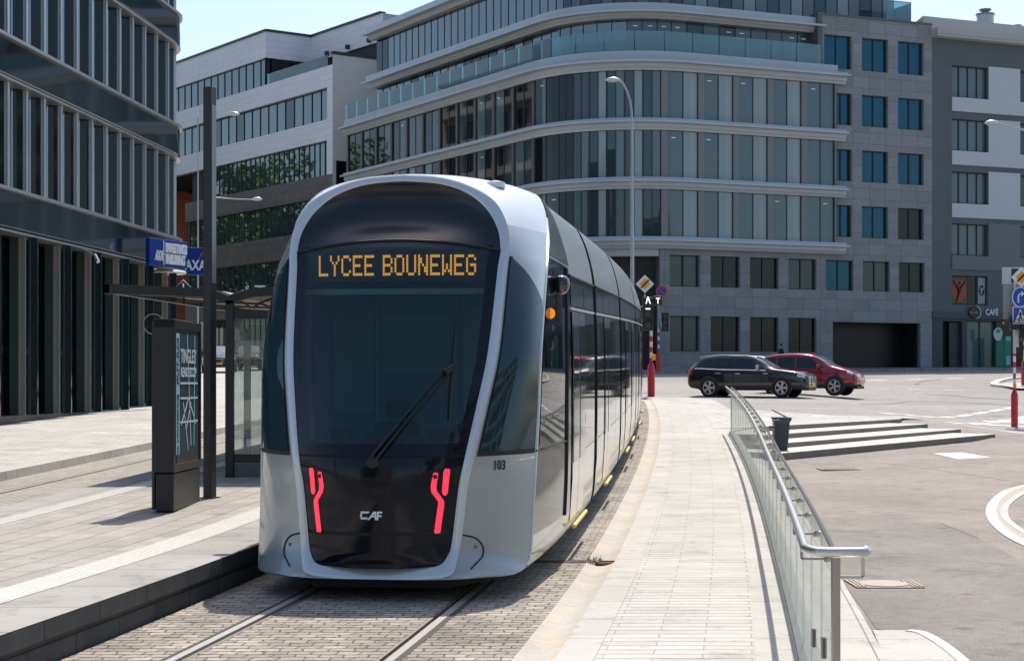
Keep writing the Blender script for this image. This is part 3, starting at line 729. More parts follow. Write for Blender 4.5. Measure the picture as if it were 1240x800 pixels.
# bellows
def loft_sec(s0, s1, a0, a1, name, m, n=8, parent=tr, scale=1.0):
    mb = MB()
    for sg in (1, -1):
        mb.grid(lambda s, a: T(s, sg*interp(SEC, a)[0]*scale, .22+(interp(SEC, a)[2]-.22)*(1-(1-scale)*.5)), frange(s0, s1, n), frange(a0, a1, max(4, int((a1-a0)*4))))
    return tb(mb, name, m, parent)
# modules
mods = [(3.3, 6.55), (6.95, 12.6), (13.0, 20.6), (21.0, 27.4), (27.8, 34.0), (34.4, 40.5)]
def flank(s0, s1, z0, z1, sg, out=.005, n=None):
    """piece of side skin between heights, following the section"""
    n = n or max(3, int((s1-s0)*2.5)+2); zz = frange(z0, z1, 6)
    def wz(z):
        for k in range(3, 14):
            if SEC[k][2] <= z <= SEC[k+1][2]:
                t = (z-SEC[k][2])/(SEC[k+1][2]-SEC[k][2]); return SEC[k][0]+(SEC[k+1][0]-SEC[k][0])*t
        return 1.3
    mb = MB(); mb.grid(lambda s, z: T(s, sg*(wz(z)+out), z), frange(s0, s1, n), zz)
    return mb
def outline(s0, s1, z0, z1, sg, r=.008, out=.006):
    mb = MB()
    for (a, b, c, d) in ((s0, s0, z0, z1), (s1, s1, z0, z1), (s0, s1, z0, z0), (s0, s1, z1, z1)):
        mb.tube([T(a+(b-a)*t, sg*(1.325+out-(.02 if c+(d-c)*t > 2.5 else 0)), c+(d-c)*t) for t in frange(0, 1, 6)], r, 5)
    return mb
strip_m = mat('trim_silver', (.55, .57, .58), .3, .8)
for k, (s0, s1) in enumerate(mods):
    loft_sec(s0, s1, 0, 4.45, 'sill_panel', silver)
    for sg in (1, -1): mb = MB(); mb.grid(lambda s, a: T(s, sg*interp(SEC, a)[0], interp(SEC, a)[2]), frange(s0, s1, 8), frange(4.45, 9.7, 22)); tb(mb, 'body_side', blackg)
    loft_sec(s0, s1, 9.7, 15, 'roof_shell', cant)
    if k < len(mods)-1: loft_sec(s1, mods[k+1][0], 0, 15, 'bellows', rubber, scale=.955, n=5)
    # end caps close the module beside the bellows
    for se in (s0, s1):
        mb = MB(); prof = [(interp(SEC, a)[0], interp(SEC, a)[2]) for a in frange(0, 15, 40)]
        ring = [T(se, w, z) for w, z in prof]+[T(se, -w, z) for w, z in reversed(prof)]
        mb.add(ring, [tuple(range(len(ring)))]); tb(mb, 'end_wall', rubber, smooth=False)
    doors = {0: [(3.42, 5.0)], 1: [(8.4, 9.7)], 2: [(14.6, 15.9), (17.6, 18.9)], 3: [(23.5, 24.8)], 4: [(29.6, 30.9)], 5: [(36, 37.3)]}[k]
    for sg in (1, -1):
        spans = []; cur = s0+.04
        for (d0, d1) in doors: spans.append((cur, d0-.03)); cur = d1+.03
        spans.append((cur, s1-.04))
        for (a, b) in spans:
            if b-a < .25: continue
            nW = max(1, round((b-a)/1.6))
            for q in range(nW):
                wa = a+(b-a)*q/nW+.015; wb = a+(b-a)*(q+1)/nW-.015
                tb(flank(wa, wb, 1.02, 2.50, sg), 'side_window', darkgl)
                tb(flank(wa, wb, .40, 1.0, sg), 'lower_panel', mirror)
                tb(flank(wa, wb, 2.56, 2.80, sg), 'upper_panel', mirror_dk)
        for (d0, d1) in doors:
            mid = (d0+d1)/2
            for (a, b) in ((d0, mid-.012), (mid+.012, d1)):
                dr = tb(flank(a, b, .36, 2.50, sg, out=.012), 'door', mirror)
                tb(flank(a+.07, b-.07, .95, 2.36, sg, out=.016), 'door_window', darkgl, parent=dr)
            tb(flank(d0, d1, 2.56, 2.80, sg), 'upper_panel', mirror_dk)
            mb = MB(); mb.tube([T(s, sg*1.345, .315) for s in frange(d0, d1, 5)], .022, 6); tb(mb, 'door_sill', yellow)
            mb = MB(); mb.box(T(d1+.0, sg*1.336, 1.35), (.02, .035, .10)); tb(mb, 'door_button', yellow, smooth=False)
        mb = MB(); mb.tube([T(s, sg*1.322, 2.53) for s in frange(s0, s1, 12)], .012, 6); tb(mb, 'trim_strip', strip_m)
        mb = MB(); mb.tube([T(s, sg*1.318, 2.86) for s in frange(s0, s1, 12)], .011, 6); tb(mb, 'roof_joint', rubber)
    # roof equipment fairing, gives the stepped roof line
    if k > 0:
        mb = MB()
        def fair(s, q, s0=s0, s1=s1):
            e = min(1, (s-s0)/.5, (s1-s)/.5); e = max(0, e)
            w = 1.00*math.cos(q); return T(s, w*(.9+.1*e), 3.52+(.22*e+.03)*max(0, math.sin(q))**.6)
        mb.grid(fair, frange(s0+.01, s1-.01, 22), frange(0, PI, 14)); tb(mb, 'roof_fairing', cant)
# tail end
mb = MB(); 
for sg in (1, -1): mb.grid(lambda s, a: T(s, sg*interp(SEC, a)[0]*(1-((s-40.5)/3.0)**2.4*.35), interp(SEC, a)[2]*(1-((s-40.5)/3.0)**3*.2*(interp(SEC, a)[2] > 2))), frange(40.5, 43.5, 10), frange(0, 15, 40))
tb(mb, 'far_cab', silver)
# under-body and wheels
loft = MB()
mb = MB(); mb.grid(lambda s, w: T(s, w, .20), frange(.45, 43, 60), [-.9, .9]); 
for sg in (1, -1): mb.grid(lambda s, z: T(s, sg*(.55 if s < .8 else .9), z), frange(.3, 43, 60), [.20, .09])
mb.grid(lambda w, z: T(.3, w, z), [-.6, .6], [.21, .09]); tb(mb, 'underframe', under, smooth=False)
for s in (1.9, 3.7, 16, 17.8, 30, 31.8):
    for sg in (1, -1):
        mb = MB(); x, y, th = trk(s); c = Vector(T(s, sg*.70, .29)); dv = Vector((math.cos(th), -math.sin(th), 0))*.06
        mb.cyl(c-dv, c+dv, .29, 20); tb(mb, 'wheel', steel_old)
# tail lights: bar + bent bar each side
def MA(x, z, out=.006):
    lo_, hi = 3.0, 10.0
    for _ in range(30):
        a = (lo_+hi)/2
        if interp(A, a)[2] < z: lo_ = a
        else: hi = a
    w = interp(A, a)[0]; return Mk(a, max(-1, min(1, x/w)), out)
def lp(px, py):
    z = HC-(py-HOR)/F*14.15; x = ((px-620)/F*14.17+1.14-.015)/.992; return x, z
lampm = mat('tail_light_red', (.9, .03, .06), .3, emit=(1.0, .035, .075), estr=.95)
zz = lambda pts: [lp(300+x/3.077, 460+y/3.077) for x, y in pts]
bar1 = zz([(218, 337), (234, 334), (239, 345), (245, 420), (240, 432), (232, 433), (227, 425)])
bar2 = zz([(258, 353), (264, 347), (274, 350), (283, 400), (280, 420), (257, 456), (271, 566), (269, 573), (252, 572), (238, 465), (240, 452), (263, 416), (265, 402)])
def poly_fill(mb, poly, fn, out0, out1):
    bm = bmesh.new(); f = bm.faces.new([bm.verts.new((x, z, 0)) for x, z in poly]); r_ = bmesh.ops.triangulate(bm, faces=[f])
    zs = [p[1] for p in poly]
    for c in frange(min(zs), max(zs), 14)[1:-1]:
        bmesh.ops.bisect_plane(bm, geom=bm.verts[:]+bm.edges[:]+bm.faces[:], plane_co=(0, c, 0), plane_no=(0, 1, 0))
    bm.verts.ensure_lookup_table(); bm.verts.index_update()
    mb.add([fn(v.co.x, v.co.y, out1) for v in bm.verts], [tuple(v.index for v in f.verts) for f in bm.faces]); bm.free()
    n = len(poly); mb.add([fn(x, z, out0) for x, z in poly]+[fn(x, z, out1) for x, z in poly], [(i, (i+1) % n, n+(i+1) % n, n+i) for i in range(n)])
ar_s = sum(bar1[i-1][0]*bar1[i][1]-bar1[i][0]*bar1[i-1][1] for i in range(len(bar1))); orient = 1 if ar_s > 0 else -1
for sg in (1, -1):
    tl = None
    for pl in (bar2, bar1):
        cx_ = sum(p[0] for p in pl)/len(pl); cz_ = sum(p[1] for p in pl)/len(pl); n_ = len(pl); big = []
        for q_ in range(n_):
            a_ = Vector(pl[q_-1]); b_ = Vector(pl[q_]); c_ = Vector(pl[(q_+1) % n_]); d1 = (b_-a_).normalized(); d2 = (c_-b_).normalized(); nn_ = Vector((d1.y+d2.y, -d1.x-d2.x))
            nn_.normalize(); big.append(tuple(b_+nn_*.011*orient))
        mb = MB(); poly_fill(mb, [(x*(-sg), z) for x, z in big], lambda x, z, o: MA(x, z, o), -.004, .003); tb(mb, 'lamp_housing', mat('lamp_surround', (.05, .004, .008), .12), smooth=False)
        mb = MB(); poly_fill(mb, [(x*(-sg), z) for x, z in pl], lambda x, z, o: MA(x, z, o), -.004, .008)
        o_ = tb(mb, 'tail_light', lampm, smooth=False)
    mb = MB(); c = Vector(MA((-sg)*lp(387, 578)[0], lp(387, 578)[1], .012)); mb.lathe([(.020, -.004), (.020, .004), (.010, .005)], c, 14, 'Y'); tb(mb, 'reflector', mat('lamp_dark_red', (.12, .01, .03), .3))
# logo letters, car number
white = mat('white_print', (.80, .83, .85), .45)
lx, lz = lp(453.5, 624)
mb = MB(); fnl = lambda u, v, d: MA(lx+u, lz+v, .003+d)
# three joined square letters with a slanted A
def lprism(poly): mb.prism(poly, fnl, 0, .004)
h = .035
lprism([(-.092, .0), (-.085, h), (-.012, h), (-.018, h-.016), (-.072, h-.016), (-.078, 0)])
lprism([(-.094, .002), (-.078, .002), (-.078, -.014), (-.028, -.014), (-.030, -.030), (-.094+.008, -.030)])
lprism([(-.030, -h), (-.014, -h), (.030, h-.018), (.034, -h), (.048, -h), (.044, h), (.022, h)])
lprism([(-.004, -.012), (.038, -.012), (.038, .0), (.006, .0)])
lprism([(.052, h), (.095, h), (.093, h-.015), (.050, h-.015)]); lprism([(.051, h-.014), (.066, h-.014), (.062, -h), (.048, -h)]); lprism([(.062, .006), (.090, .006), (.088, -.009), (.061, -.009)])
tb(mb, 'maker_logo', white, smooth=False)
def ncheek(px, py):
    best = None
    for i in range(40):
        for j in range(21):
            a = 4.5+2*i/40; u = j/20; p = Nk(a, u, 1)
            q = (620+p[0]/p[1]*F, HOR-(p[2]-HC)/p[1]*F); d = (q[0]-px)**2+(q[1]-py)**2
            if best is None or d < best[0]: best = (d, a, u)
    return best[1], best[2]
na, nu = ncheek(606, 563)
pc = Vector(Nk(na, nu, 1)); du = (Vector(Nk(na, min(1, nu+.05), 1))-pc); du.z = 0; du.normalize(); nrm = Vector((du.y, -du.x, 0))
mb = text_mb('103', .115, lambda u, v, d: tuple(pc+du*u+Vector((0, 0, v))+nrm*(.006+d)), .003, bold=.0012, sx=.85); tb(mb, 'car_number', mat('black_print', (.01, .01, .01), .5), smooth=False)
# destination display: matrix letters of small amber cells behind the glass
FONT = {'L': '10000 10000 10000 10000 10000 10000 11111', 'Y': '10001 10001 01010 00100 00100 00100 00100', 'C': '01110 10001 10000 10000 10000 10001 01110',
        'E': '11111 10000 10000 11110 10000 10000 11111', 'B': '11110 10001 10001 11110 10001 10001 11110', 'O': '01110 10001 10001 10001 10001 10001 01110',
        'U': '10001 10001 10001 10001 10001 10001 01110', 'N': '10001 11001 11001 10101 10011 10011 10001', 'W': '10001 10001 10001 10101 10101 11011 10001',
        'G': '01110 10001 10000 10111 10001 10001 01110'}
dbz = interp(A, 9.6)[2]
def DB(u, v, d):   # display plane, tucked behind the glass
    y = .93+.06*(u/.8)**2; return T(y-d, u, v)
disp = MB(); disp.grid(lambda u, z: DB(u, z, 0), frange(-.80, .80, 12), [2.705, 2.965]); 
dobj = tb(disp, 'destination_display', mat('display_board', (.10, .07, .065), .5))
amber = mat('amber_led', (1, .45, .08), .5, emit=(1.0, .36, .05), estr=1.25)
txt = 'LYCEE BOUNEWEG'
mb = MB(); x0, x1 = -.70, .715; adv = (x1-x0)/(len(txt)*6-1-2.5); x = x0; zt = 2.925; ph = .0262
for ch in txt:
    if ch == ' ': x += adv*3.5; continue
    for r_, row in enumerate(FONT[ch].split()):
        for c_, bit in enumerate(row):
            if bit == '1':
                cx = x+c_*adv; cz = zt-r_*ph; hw = adv*.44; hh = ph*.44
                mb.quad(DB(cx-hw, cz-hh, .006), DB(cx+hw, cz-hh, .006), DB(cx+hw, cz+hh, .006), DB(cx-hw, cz+hh, .006))
    x += adv*6
tb(mb, 'lettering', amber, dobj, smooth=False)
# cab interior seen through the glass: floor, dash, seat, rear wall, blind, aerial
cabm = mat('cab_lining', (.22, .48, .54), .8); cabd = mat('cab_dark', (.02, .025, .028), .7)
mb = MB(); mb.grid(lambda w, z: T(2.6, w, z), frange(-1.15, 1.15, 4), frange(.5, 3.0, 4)); mb.grid(lambda s, w: T(s, w, 3.02), frange(1.0, 2.6, 4), frange(-.85, .85, 4)); tb(mb, 'cab_rear_wall', cabm, smooth=False)
mb = MB(); mb.grid(lambda w, z: T(.42+.1*z*0, w, z), frange(-.66, .66, 4), [.6, 1.28]); mb.grid(lambda s, w: T(s, w, 1.28), [.42, 1.0], frange(-.66, .66, 4)); tb(mb, 'dashboard', cabd, smooth=False)
mb = MB(); c = Vector(T(1.5, -.1, 1.35)); mb.box(c+Vector((0, 0, -.15)), (.42, .12, .5)); mb.box(c+Vector((0, 0, .22)), (.24, .09, .16)); tb(mb, 'driver_seat', cabd, smooth=False, bevel=.05)
cabl = mat('cab_panel_light', (.42, .62, .64), .7)
mb = MB()
for w0, w1, z0, z1 in ((-.95, -.55, 1.5, 2.5), (.35, .95, 1.45, 2.5), (-.45, .20, 1.9, 2.45)): mb.grid(lambda w, z: T(2.57, w, z), [w0, w1], [z0, z1])
tb(mb, 'cab_rear_panel', cabl, smooth=False)
mb = MB()
for w0 in (-.5, .28): mb.tube([T(2.5, w0, .8), T(2.5, w0, 2.9)], .02, 8)
mb.tube([T(1.0, -.78, 1.3), T(1.1, -.84, 2.0), T(1.3, -.86, 2.8)], .03, 8); tb(mb, 'cab_handrail', mat('cab_rail_pale', (.5, .55, .52), .5))
mb = MB()
for w0, hh_ in ((-.42, .16), (-.12, .10), (.22, .08), (.42, .14)): mb.box(T(.62, w0, 1.28+hh_/2), (.18, .10, hh_))
tb(mb, 'cab_console', cabd, smooth=False, bevel=.02)
mb = MB(); mb.grid(lambda w, z: T(.92+.05*(w/.8)**2, w, z), frange(-.83, .83, 8), [2.59, 2.64]); tb(mb, 'sun_blind', mat('blind_teal', (.45, .55, .48), .8), smooth=False)
mb = MB(); mb.grid(lambda w, z: T(.95+.05*(w/.8)**2, w, z), frange(-.84, .84, 8), [2.64, 2.70]); tb(mb, 'blind_case', cabd, smooth=False)
# wiper
wipm = mat('wiper_black', (.008, .008, .008), .5)
mb = MB(); q0 = lp(455, 566); q1 = lp(535, 450)
p0 = (q0[0], 1.18); p1 = (.56, 1.92)
for dx in (-.028, .028):
    mb.tube([MA(p0[0]+(p1[0]-p0[0])*t+dx, p0[1]+(p1[1]-p0[1])*t, .03+.02*math.sin(PI*t)) for t in frange(0, 1, 10)], [.013]*3+[.009]*7, 6)
mb.lathe([(.05, -.02), (.05, .03), (.03, .05)], MA(p0[0], p0[1]-.02, .0), 14, 'Y'); 
mb.tube([MA(p1[0]-.03, p1[1]-.02, .05), MA(p1[0]+.04, p1[1]+.03, .05)], .03, 8)
wo_ = tb(mb, 'wiper_arm', wipm)
mb = MB(); mb.tube([MA(.585+.006*t, 1.50+.85*t, .02) for t in frange(0, 1, 12)], [.006, .011, .013, .014, .014, .014, .013, .012, .010, .009, .007, .004], 6); tb(mb, 'wiper_blade', wipm, wo_)
mb = MB(); pts = [(-.36, 1.19), (-.34, 1.06), (-.28, 1.0), (.30, 1.0), (.36, 1.06), (.38, 1.19)]
mb.tube([MA(*interp(pts, k/4.0), .002) for k in range(21)], .004, 5); mb.tube([MA(.02, 1.0, .002), MA(.02, 1.18, .002)], .003, 5); tb(mb, 'wiper_hatch_joint', rubber)
# mirror camera ball and amber marker lamp on both corners
for sg in (1, -1):
    c = Vector(T(2.1, sg*1.345, 2.72)); mb = MB(); ks = .58
    mb.lathe([(r_*ks, h_*ks*1.1) for r_, h_ in [(.002, -.15), (.075, -.125), (.118, -.08), (.14, -.02), (.142, .03), (.125, .085), (.08, .125), (.002, .145)]], c, 20); 
    ho = tb(mb, 'camera_housing', mat('camera_black', (.012, .014, .02), .08, coat=1)); 
    mb = MB(); mb.box(c+Vector((-sg*.06, .02, .0)), (.08, .07, .12)); tb(mb, 'housing_bracket', silver, ho, smooth=False, bevel=.02)
    mb = MB(); c2 = Vector(T(1.75, sg*1.275, 2.44)); mb.lathe([(.05, -.03), (.05, .02), (.03, .05)], c2, 14, 'Y'); tb(mb, 'turn_signal', mat('amber_lamp', (.9, .32, .03), .25, emit=(1, .3, .02), estr=.5))
# number near the far end of the first car flank
# ================================================================== BUILDINGS
class Path:
    def __init__(s, pts, side=1):
        s.p = [Vector((x, y)) for x, y in pts]; s.side = side
        s.l = [0]
        for a, b in zip(s.p, s.p[1:]): s.l.append(s.l[-1]+(b-a).length)
        s.L = s.l[-1]
        s.n = []
        for i in range(len(s.p)):
            d = (s.p[min(i+1, len(s.p)-1)]-s.p[max(i-1, 0)]).normalized(); s.n.append(Vector((d.y, -d.x))*side)
    def at(s, t, o=0.0):
        t = min(max(t, 0), s.L)
        for i in range(len(s.l)-1):
            if t <= s.l[i+1]+1e-9:
                k = (t-s.l[i])/max(1e-9, s.l[i+1]-s.l[i]); p = s.p[i].lerp(s.p[i+1], k); n = s.n[i].lerp(s.n[i+1], k).normalized()
                if (s.l[i+1]-s.l[i]) > 3: 
                    d = (s.p[i+1]-s.p[i]).normalized(); n = Vector((d.y, -d.x))*s.side
                return p.x+n.x*o, p.y+n.y*o
    def ts(s, a, b, step=1.0):
        r_ = [a]+[x for x in s.l if a+.05 < x < b-.05]+[b]
        return r_
    def sweep(s, mb, a, b, prof, mi=0):
        """closed profile (o, z) swept from a to b"""
        T_ = s.ts(a, b); n = len(prof); vs = []
        for t in T_:
            for o, z in prof:
                x, y = s.at(t, o); vs.append((x, y, z))
        fs = [(i*n+k, i*n+(k+1) % n, (i+1)*n+(k+1) % n, (i+1)*n+k) for i in range(len(T_)-1) for k in range(n)]
        fs += [tuple(range(n-1, -1, -1)), tuple((len(T_)-1)*n+k for k in range(n))]
        return mb.add(vs, fs, mi)
    def rect(s, mb, a, b, o0, o1, z0, z1, mi=0): return s.sweep(mb, a, b, [(o0, z0), (o1, z0), (o1, z1), (o0, z1)], mi)
    def pxt(s, px, o=0.0):
        """arc length where this column of the photograph crosses the path"""
        k = (px-620)/F; best = None; N_ = 1200
        for i in range(N_+1):
            t = s.L*i/N_; x, y = s.at(t, o); e = abs(x/y-k)
            if best is None or e < best[0]: best = (e, t)
        return best[1]
def fillet(a, c, b, r, n=10):
    """points from a toward corner c toward b with radius r"""
    a, c, b = Vector(a), Vector(c), Vector(b); d1 = (a-c).normalized(); d2 = (b-c).normalized()
    ang = d1.angle(d2); tl = r/math.tan(ang/2); p1 = c+d1*tl; p2 = c+d2*tl; bis = (d1+d2).normalized(); o = c+bis*(r/math.sin(ang/2))
    v1 = p1-o; v2 = p2-o; tot = v1.angle(v2); sgn = 1 if v1.x*v2.y-v1.y*v2.x > 0 else -1
    return [tuple(a)]+[tuple(o+Matrix.Rotation(sgn*tot*i/n, 2) @ v1) for i in range(n+1)]+[tuple(b)]
def solid(mb, poly, z0, z1, mi=0):
    n = len(poly); mb.add([(x, y, z0) for x, y in poly]+[(x, y, z1) for x, y in poly], [tuple(range(n-1, -1, -1)), tuple(range(n, 2*n))]+[(i, (i+1) % n, n+(i+1) % n, n+i) for i in range(n)], mi)
def zpx(py, D): return HC-(py-HOR)/F*D
alu = mat('facade_aluminium', (.40, .43, .45), .38, .35, vary=.05, vscale=.6)
alu_lt = mat('cornice_light', (.44, .48, .50), .4, .25, vary=.05, vscale=.6)
mull = mat('mullion_dark', (.045, .045, .045), .45, .4)
mull_b = mat('mullion_bronze', (.12, .11, .105), .4, .5)
g_teal = facade_glass('glass_teal', (.030, .048, .056), 1.65, .02, wob=.06)
g_teal2 = facade_glass('glass_teal_grey', (.10, .145, .155), 1.65, .03, wob=.06)
g_pale = facade_glass('glass_blinds', (.27, .33, .335), 1.5, .06)
g_dark = facade_glass('glass_dark', (.008, .011, .014), 1.5, .02, wob=.08)
g_blue = facade_glass('glass_blue', (.003, .035, .06), 1.85, .015, wob=.02, tint=(.28, .72, 1.0))
colm = mat('inner_column', (.30, .34, .345), .7)
g_pale2 = facade_glass('glass_column', (.30, .36, .36), 1.5, .04)
lit_ = mat('ceiling_lamp', (.6, .65, .65), .5, emit=(.8, .9, .9), estr=.35); rnd2 = random.Random(11)
g_sky = facade_glass('glass_sky_coated', (.02, .04, .048), 2.5, .02, wob=.05, tint=(.86, .97, 1.0))
rail_gl = thin_glass('balustrade_glass', (.50, .74, .78), haze=.28, hazecol=(.35, .58, .62))
stone = brick_mat('grey_stone', (.285, .305, .31), (.23, .247, .252), (.13, .138, .142), 1.25, .72, .012, rough=.6, bump=.12, vary=.10, grain=11, offset=0)
stone_dk = mat('dark_recess', (.012, .014, .016), .6)

# ---- large office building with rounded corner (building C)
cpl = [(-13.6, 132.7), (4.7, 101.8), (46, 119.15)]
front = Path(fillet(cpl[0], cpl[1], cpl[2], 7.5, 12), side=1)
n0 = front.n[0]
if n0.dot(Vector(front.p[0])) > 0: front = Path([tuple(p) for p in front.p], side=-1)
C = thing('office_building', 'large grey office building with rounded glass corner, curved pale cornices and a stone-clad wing', 'office building', (8, 112, 2.6))
LV = [10.05, 13.68, 17.3, 20.95]   # cornice bottoms
tE = front.pxt(1010); tW = front.pxt(420, 0); tA = front.pxt(676); tB = front.pxt(800); tS = front.pxt(993); tR0 = front.pxt(1010)
# cores (dark volumes behind everything)
deep = [(-4, 140), (30, 150), (38, 122)]
def core(t0, t1, off, z0, z1, m, name, back=None):
    pts = [front.at(t, off) for t in front.ts(t0, t1)]
    if back is None: back = [front.at(t1, off-9), (6, 132), front.at(t0, off-9)]
    mb = MB(); solid(mb, pts+back, z0, z1); return mb.build(name, m, C)
core(tW, tR0, -1.0, 1.5, 20.9, stone_dk, 'core')
# curtain wall storeys: bays of two panes between paired mullions
def bay(t0, t1, o, z0, z1, kinds, name='window', mw=.06, depth=.03, mm=mull, parent=C, path=front, midm=True):
    mb = MB(); k = len(kinds)
    for i in range(k):
        a = t0+(t1-t0)*i/k+mw*.5; b = t0+(t1-t0)*(i+1)/k-mw*.5
        T_ = path.ts(a, b)
        vs = []
        for t in T_:
            for z in (z0, z1): x, y = path.at(t, o); vs.append((x, y, z))
        mb.add(vs, [(2*j, 2*j+2, 2*j+3, 2*j+1) for j in range(len(T_)-1)], 1+kinds[i])
        if kinds[i] in (0, 1) and b-a > .9 and rnd2.random() < .35 and parent is C:
            q_ = a+(b-a)*rnd2.uniform(.15, .5); path.rect(mb, q_, q_+(b-a)*.3, o-.01, o+.004, z1-.42, z1-.39, 6)
        if kinds[i] == 2 and b-a > .9: path.rect(mb, a+(b-a)*.45, b-.04, o-.02, o+.006, z0+.02, z1-.02, 5)
        if i or midm: path.rect(mb, a-mw, a, o-.05, o+depth, z0, z1, 0)
    path.rect(mb, t1-mw*.5, t1+mw*.5, o-.05, o+depth, z0, z1, 0)
    return mb.build(name, [mm, g_teal, g_teal2, g_pale, g_dark, g_pale2, lit_, g_sky], parent, normals=True)
def cornice(path, t0, t1, z, parent, o=.0, m=alu_lt, proj=.55, h1=.42, h2=.30):
    bf_ = .12
    mb = MB(); path.sweep(mb, t0, t1, [(o-.3, z), (o+proj*.22, z), (o+proj*.30, z+.10), (o+proj*.42, z+.2), (o+proj*.42, z+h1), (o-.3, z+h1)])
    path.sweep(mb, t0, t1, [(o-.3, z+h1+.002), (o+proj, z+h1+.002), (o+proj, z+h1+bf_), (o+proj*.55, z+h1+bf_+.02), (o+proj*.5, z+h1+h2), (o-.3, z+h1+h2)])
    return mb.build('cornice', m, parent)
rnd = random.Random(3)
for r_ in range(3):
    z0 = LV[r_]+.74; z1 = LV[r_+1]-.02
    # left wing: slim bays
    n = 12
    for k in range(n):
        a = tW+(tA-tW)*k/n; b = tW+(tA-tW)*(k+1)/n
        # stone-grey pier then two panes
        mb = MB(); front.rect(mb, a, a+.26, -.2, .05, z0, z1); mb.build('pier', mull_b, C)
        bay(a+.28, b, -.06, z0, z1, [rnd.choice((0, 3, 3, 1)), rnd.choice((3, 3, 0))], midm=False)
    n = 6
    for k in range(n):
        a = tA+(tB-tA)*k/n; b = tA+(tB-tA)*(k+1)/n
        bay(a+.02, b-.02, -.04, z0, z1, [0, rnd.choice((0, 1))] if k % 2 else [3 if k < 2 else 0, 2 if k > 1 else 3])
    n = 5
    for k in range(n):
        a = tB+(tE-tB)*k/n; b = tB+(tE-tB)*(k+1)/n
        mb = MB(); front.rect(mb, a, a+.42, -.2, .08, z0, z1); mb.build('pier', mat('pier_grey', (.20, .21, .215), .5, .3), C)
        bay(a+.44, b, -.06, z0, z1, [1, 2] if k != 4 else [1, 1])
    mb = MB(); front.rect(mb, tE-.0, tE+.1, -1.0, .1, z0-.5, z1+.3); mb.build('pier', MATS['pier_grey'], C)
for r_ in range(4): cornice(front, tW, tE+.75, LV[r_], C, o=0, proj=.62 if r_ < 3 else .8)
# parapet fascia above the fourth cornice and the terrace balustrade
mb = MB(); front.rect(mb, tW, tE+.1, -.3, .28, LV[3]+.73, LV[3]+1.15); mb.build('terrace_fascia', alu, C)
mb = MB(); front.rect(mb, tW-.3, tE, -4, -.3, LV[3]+.5, LV[3]+.7); mb.build('terrace_floor', alu, C)
def balustrade(t0, t1, o, z, n, h=1.25):
    for k in range(n):
        a = t0+(t1-t0)*k/n+.03; b = t0+(t1-t0)*(k+1)/n-.03
        mb = MB(); front.rect(mb, a, b, o-.012, o+.012, z, z+h); mb.build('balustrade_glass', rail_gl, C)
balustrade(tW-.2, tE-1.0, .05, LV[3]+1.16, 26, 1.25)
# set-back storey 5 and 6
SB = -1.3
t5W = front.pxt(456, SB); t5E = front.pxt(984, SB)
core(t5W, t5E, SB-.9, 20.9, 24.9, stone_dk, 'core')
z5a, z5b = LV[3]+.7, 24.35
n = 30
for k in range(n):
    a = t5W+(t5E-t5W)*k/n; b = t5W+(t5E-t5W)*(k+1)/n
    kd = [rnd.choice((0, 1, 1)), rnd.choice((0, 1, 0))] if a > tA else [6, rnd.choice((6, 6, 3))]
    if k in (8, 9): kd = [3, 3]
    if k % 3 == 0 and k+2 < n:
        b3 = t5W+(t5E-t5W)*(k+3)/n
        bay(a, b3, SB, z5a, z5b, kd+[kd[0], kd[1]], midm=False)
cornice(front, t5W-.2, t5E+.25, 24.3, C, o=SB+.35, proj=.9, h1=.3, h2=.62)
SB2 = -1.9; t6W = front.pxt(456, SB2); t6E = front.pxt(800, SB2)
core(t6W, t6E+3, SB2-.9, 24.4, 28.6, stone_dk, 'core')
n = 12
for k in range(n):
    a = t6W+(t6E-t6W)*k/n; b = t6W+(t6E-t6W)*(k+1)/n
    bay(a, b, SB2, 25.3, 28.3, [6, 6, 6] if 0 < k < 9 else ([0, 1, 0] if k else [3, 3, 6]), midm=False)
cornice(front, t6W-.3, t6E+1, 28.3, C, o=SB2+.3, proj=.8, h1=.3, h2=.62)

# upper glazed storey above the stone wing, set back
SB3 = -2.6; ta = front.pxt(800, SB3); tb_ = front.pxt(1082, SB3)
core(ta, tb_, SB3-.9, 24.4, 29.2, stone_dk, 'core')
n = 5
for k in range(n):
    a = ta+(tb_-ta)*k/n; b = ta+(tb_-ta)*(k+1)/n
    bay(a, b, SB3, 25.4, 29.0, [1, 0, 1, 2], midm=False)
cornice(front, ta-1, tb_+.5, 29.0, C, o=SB3+.3)
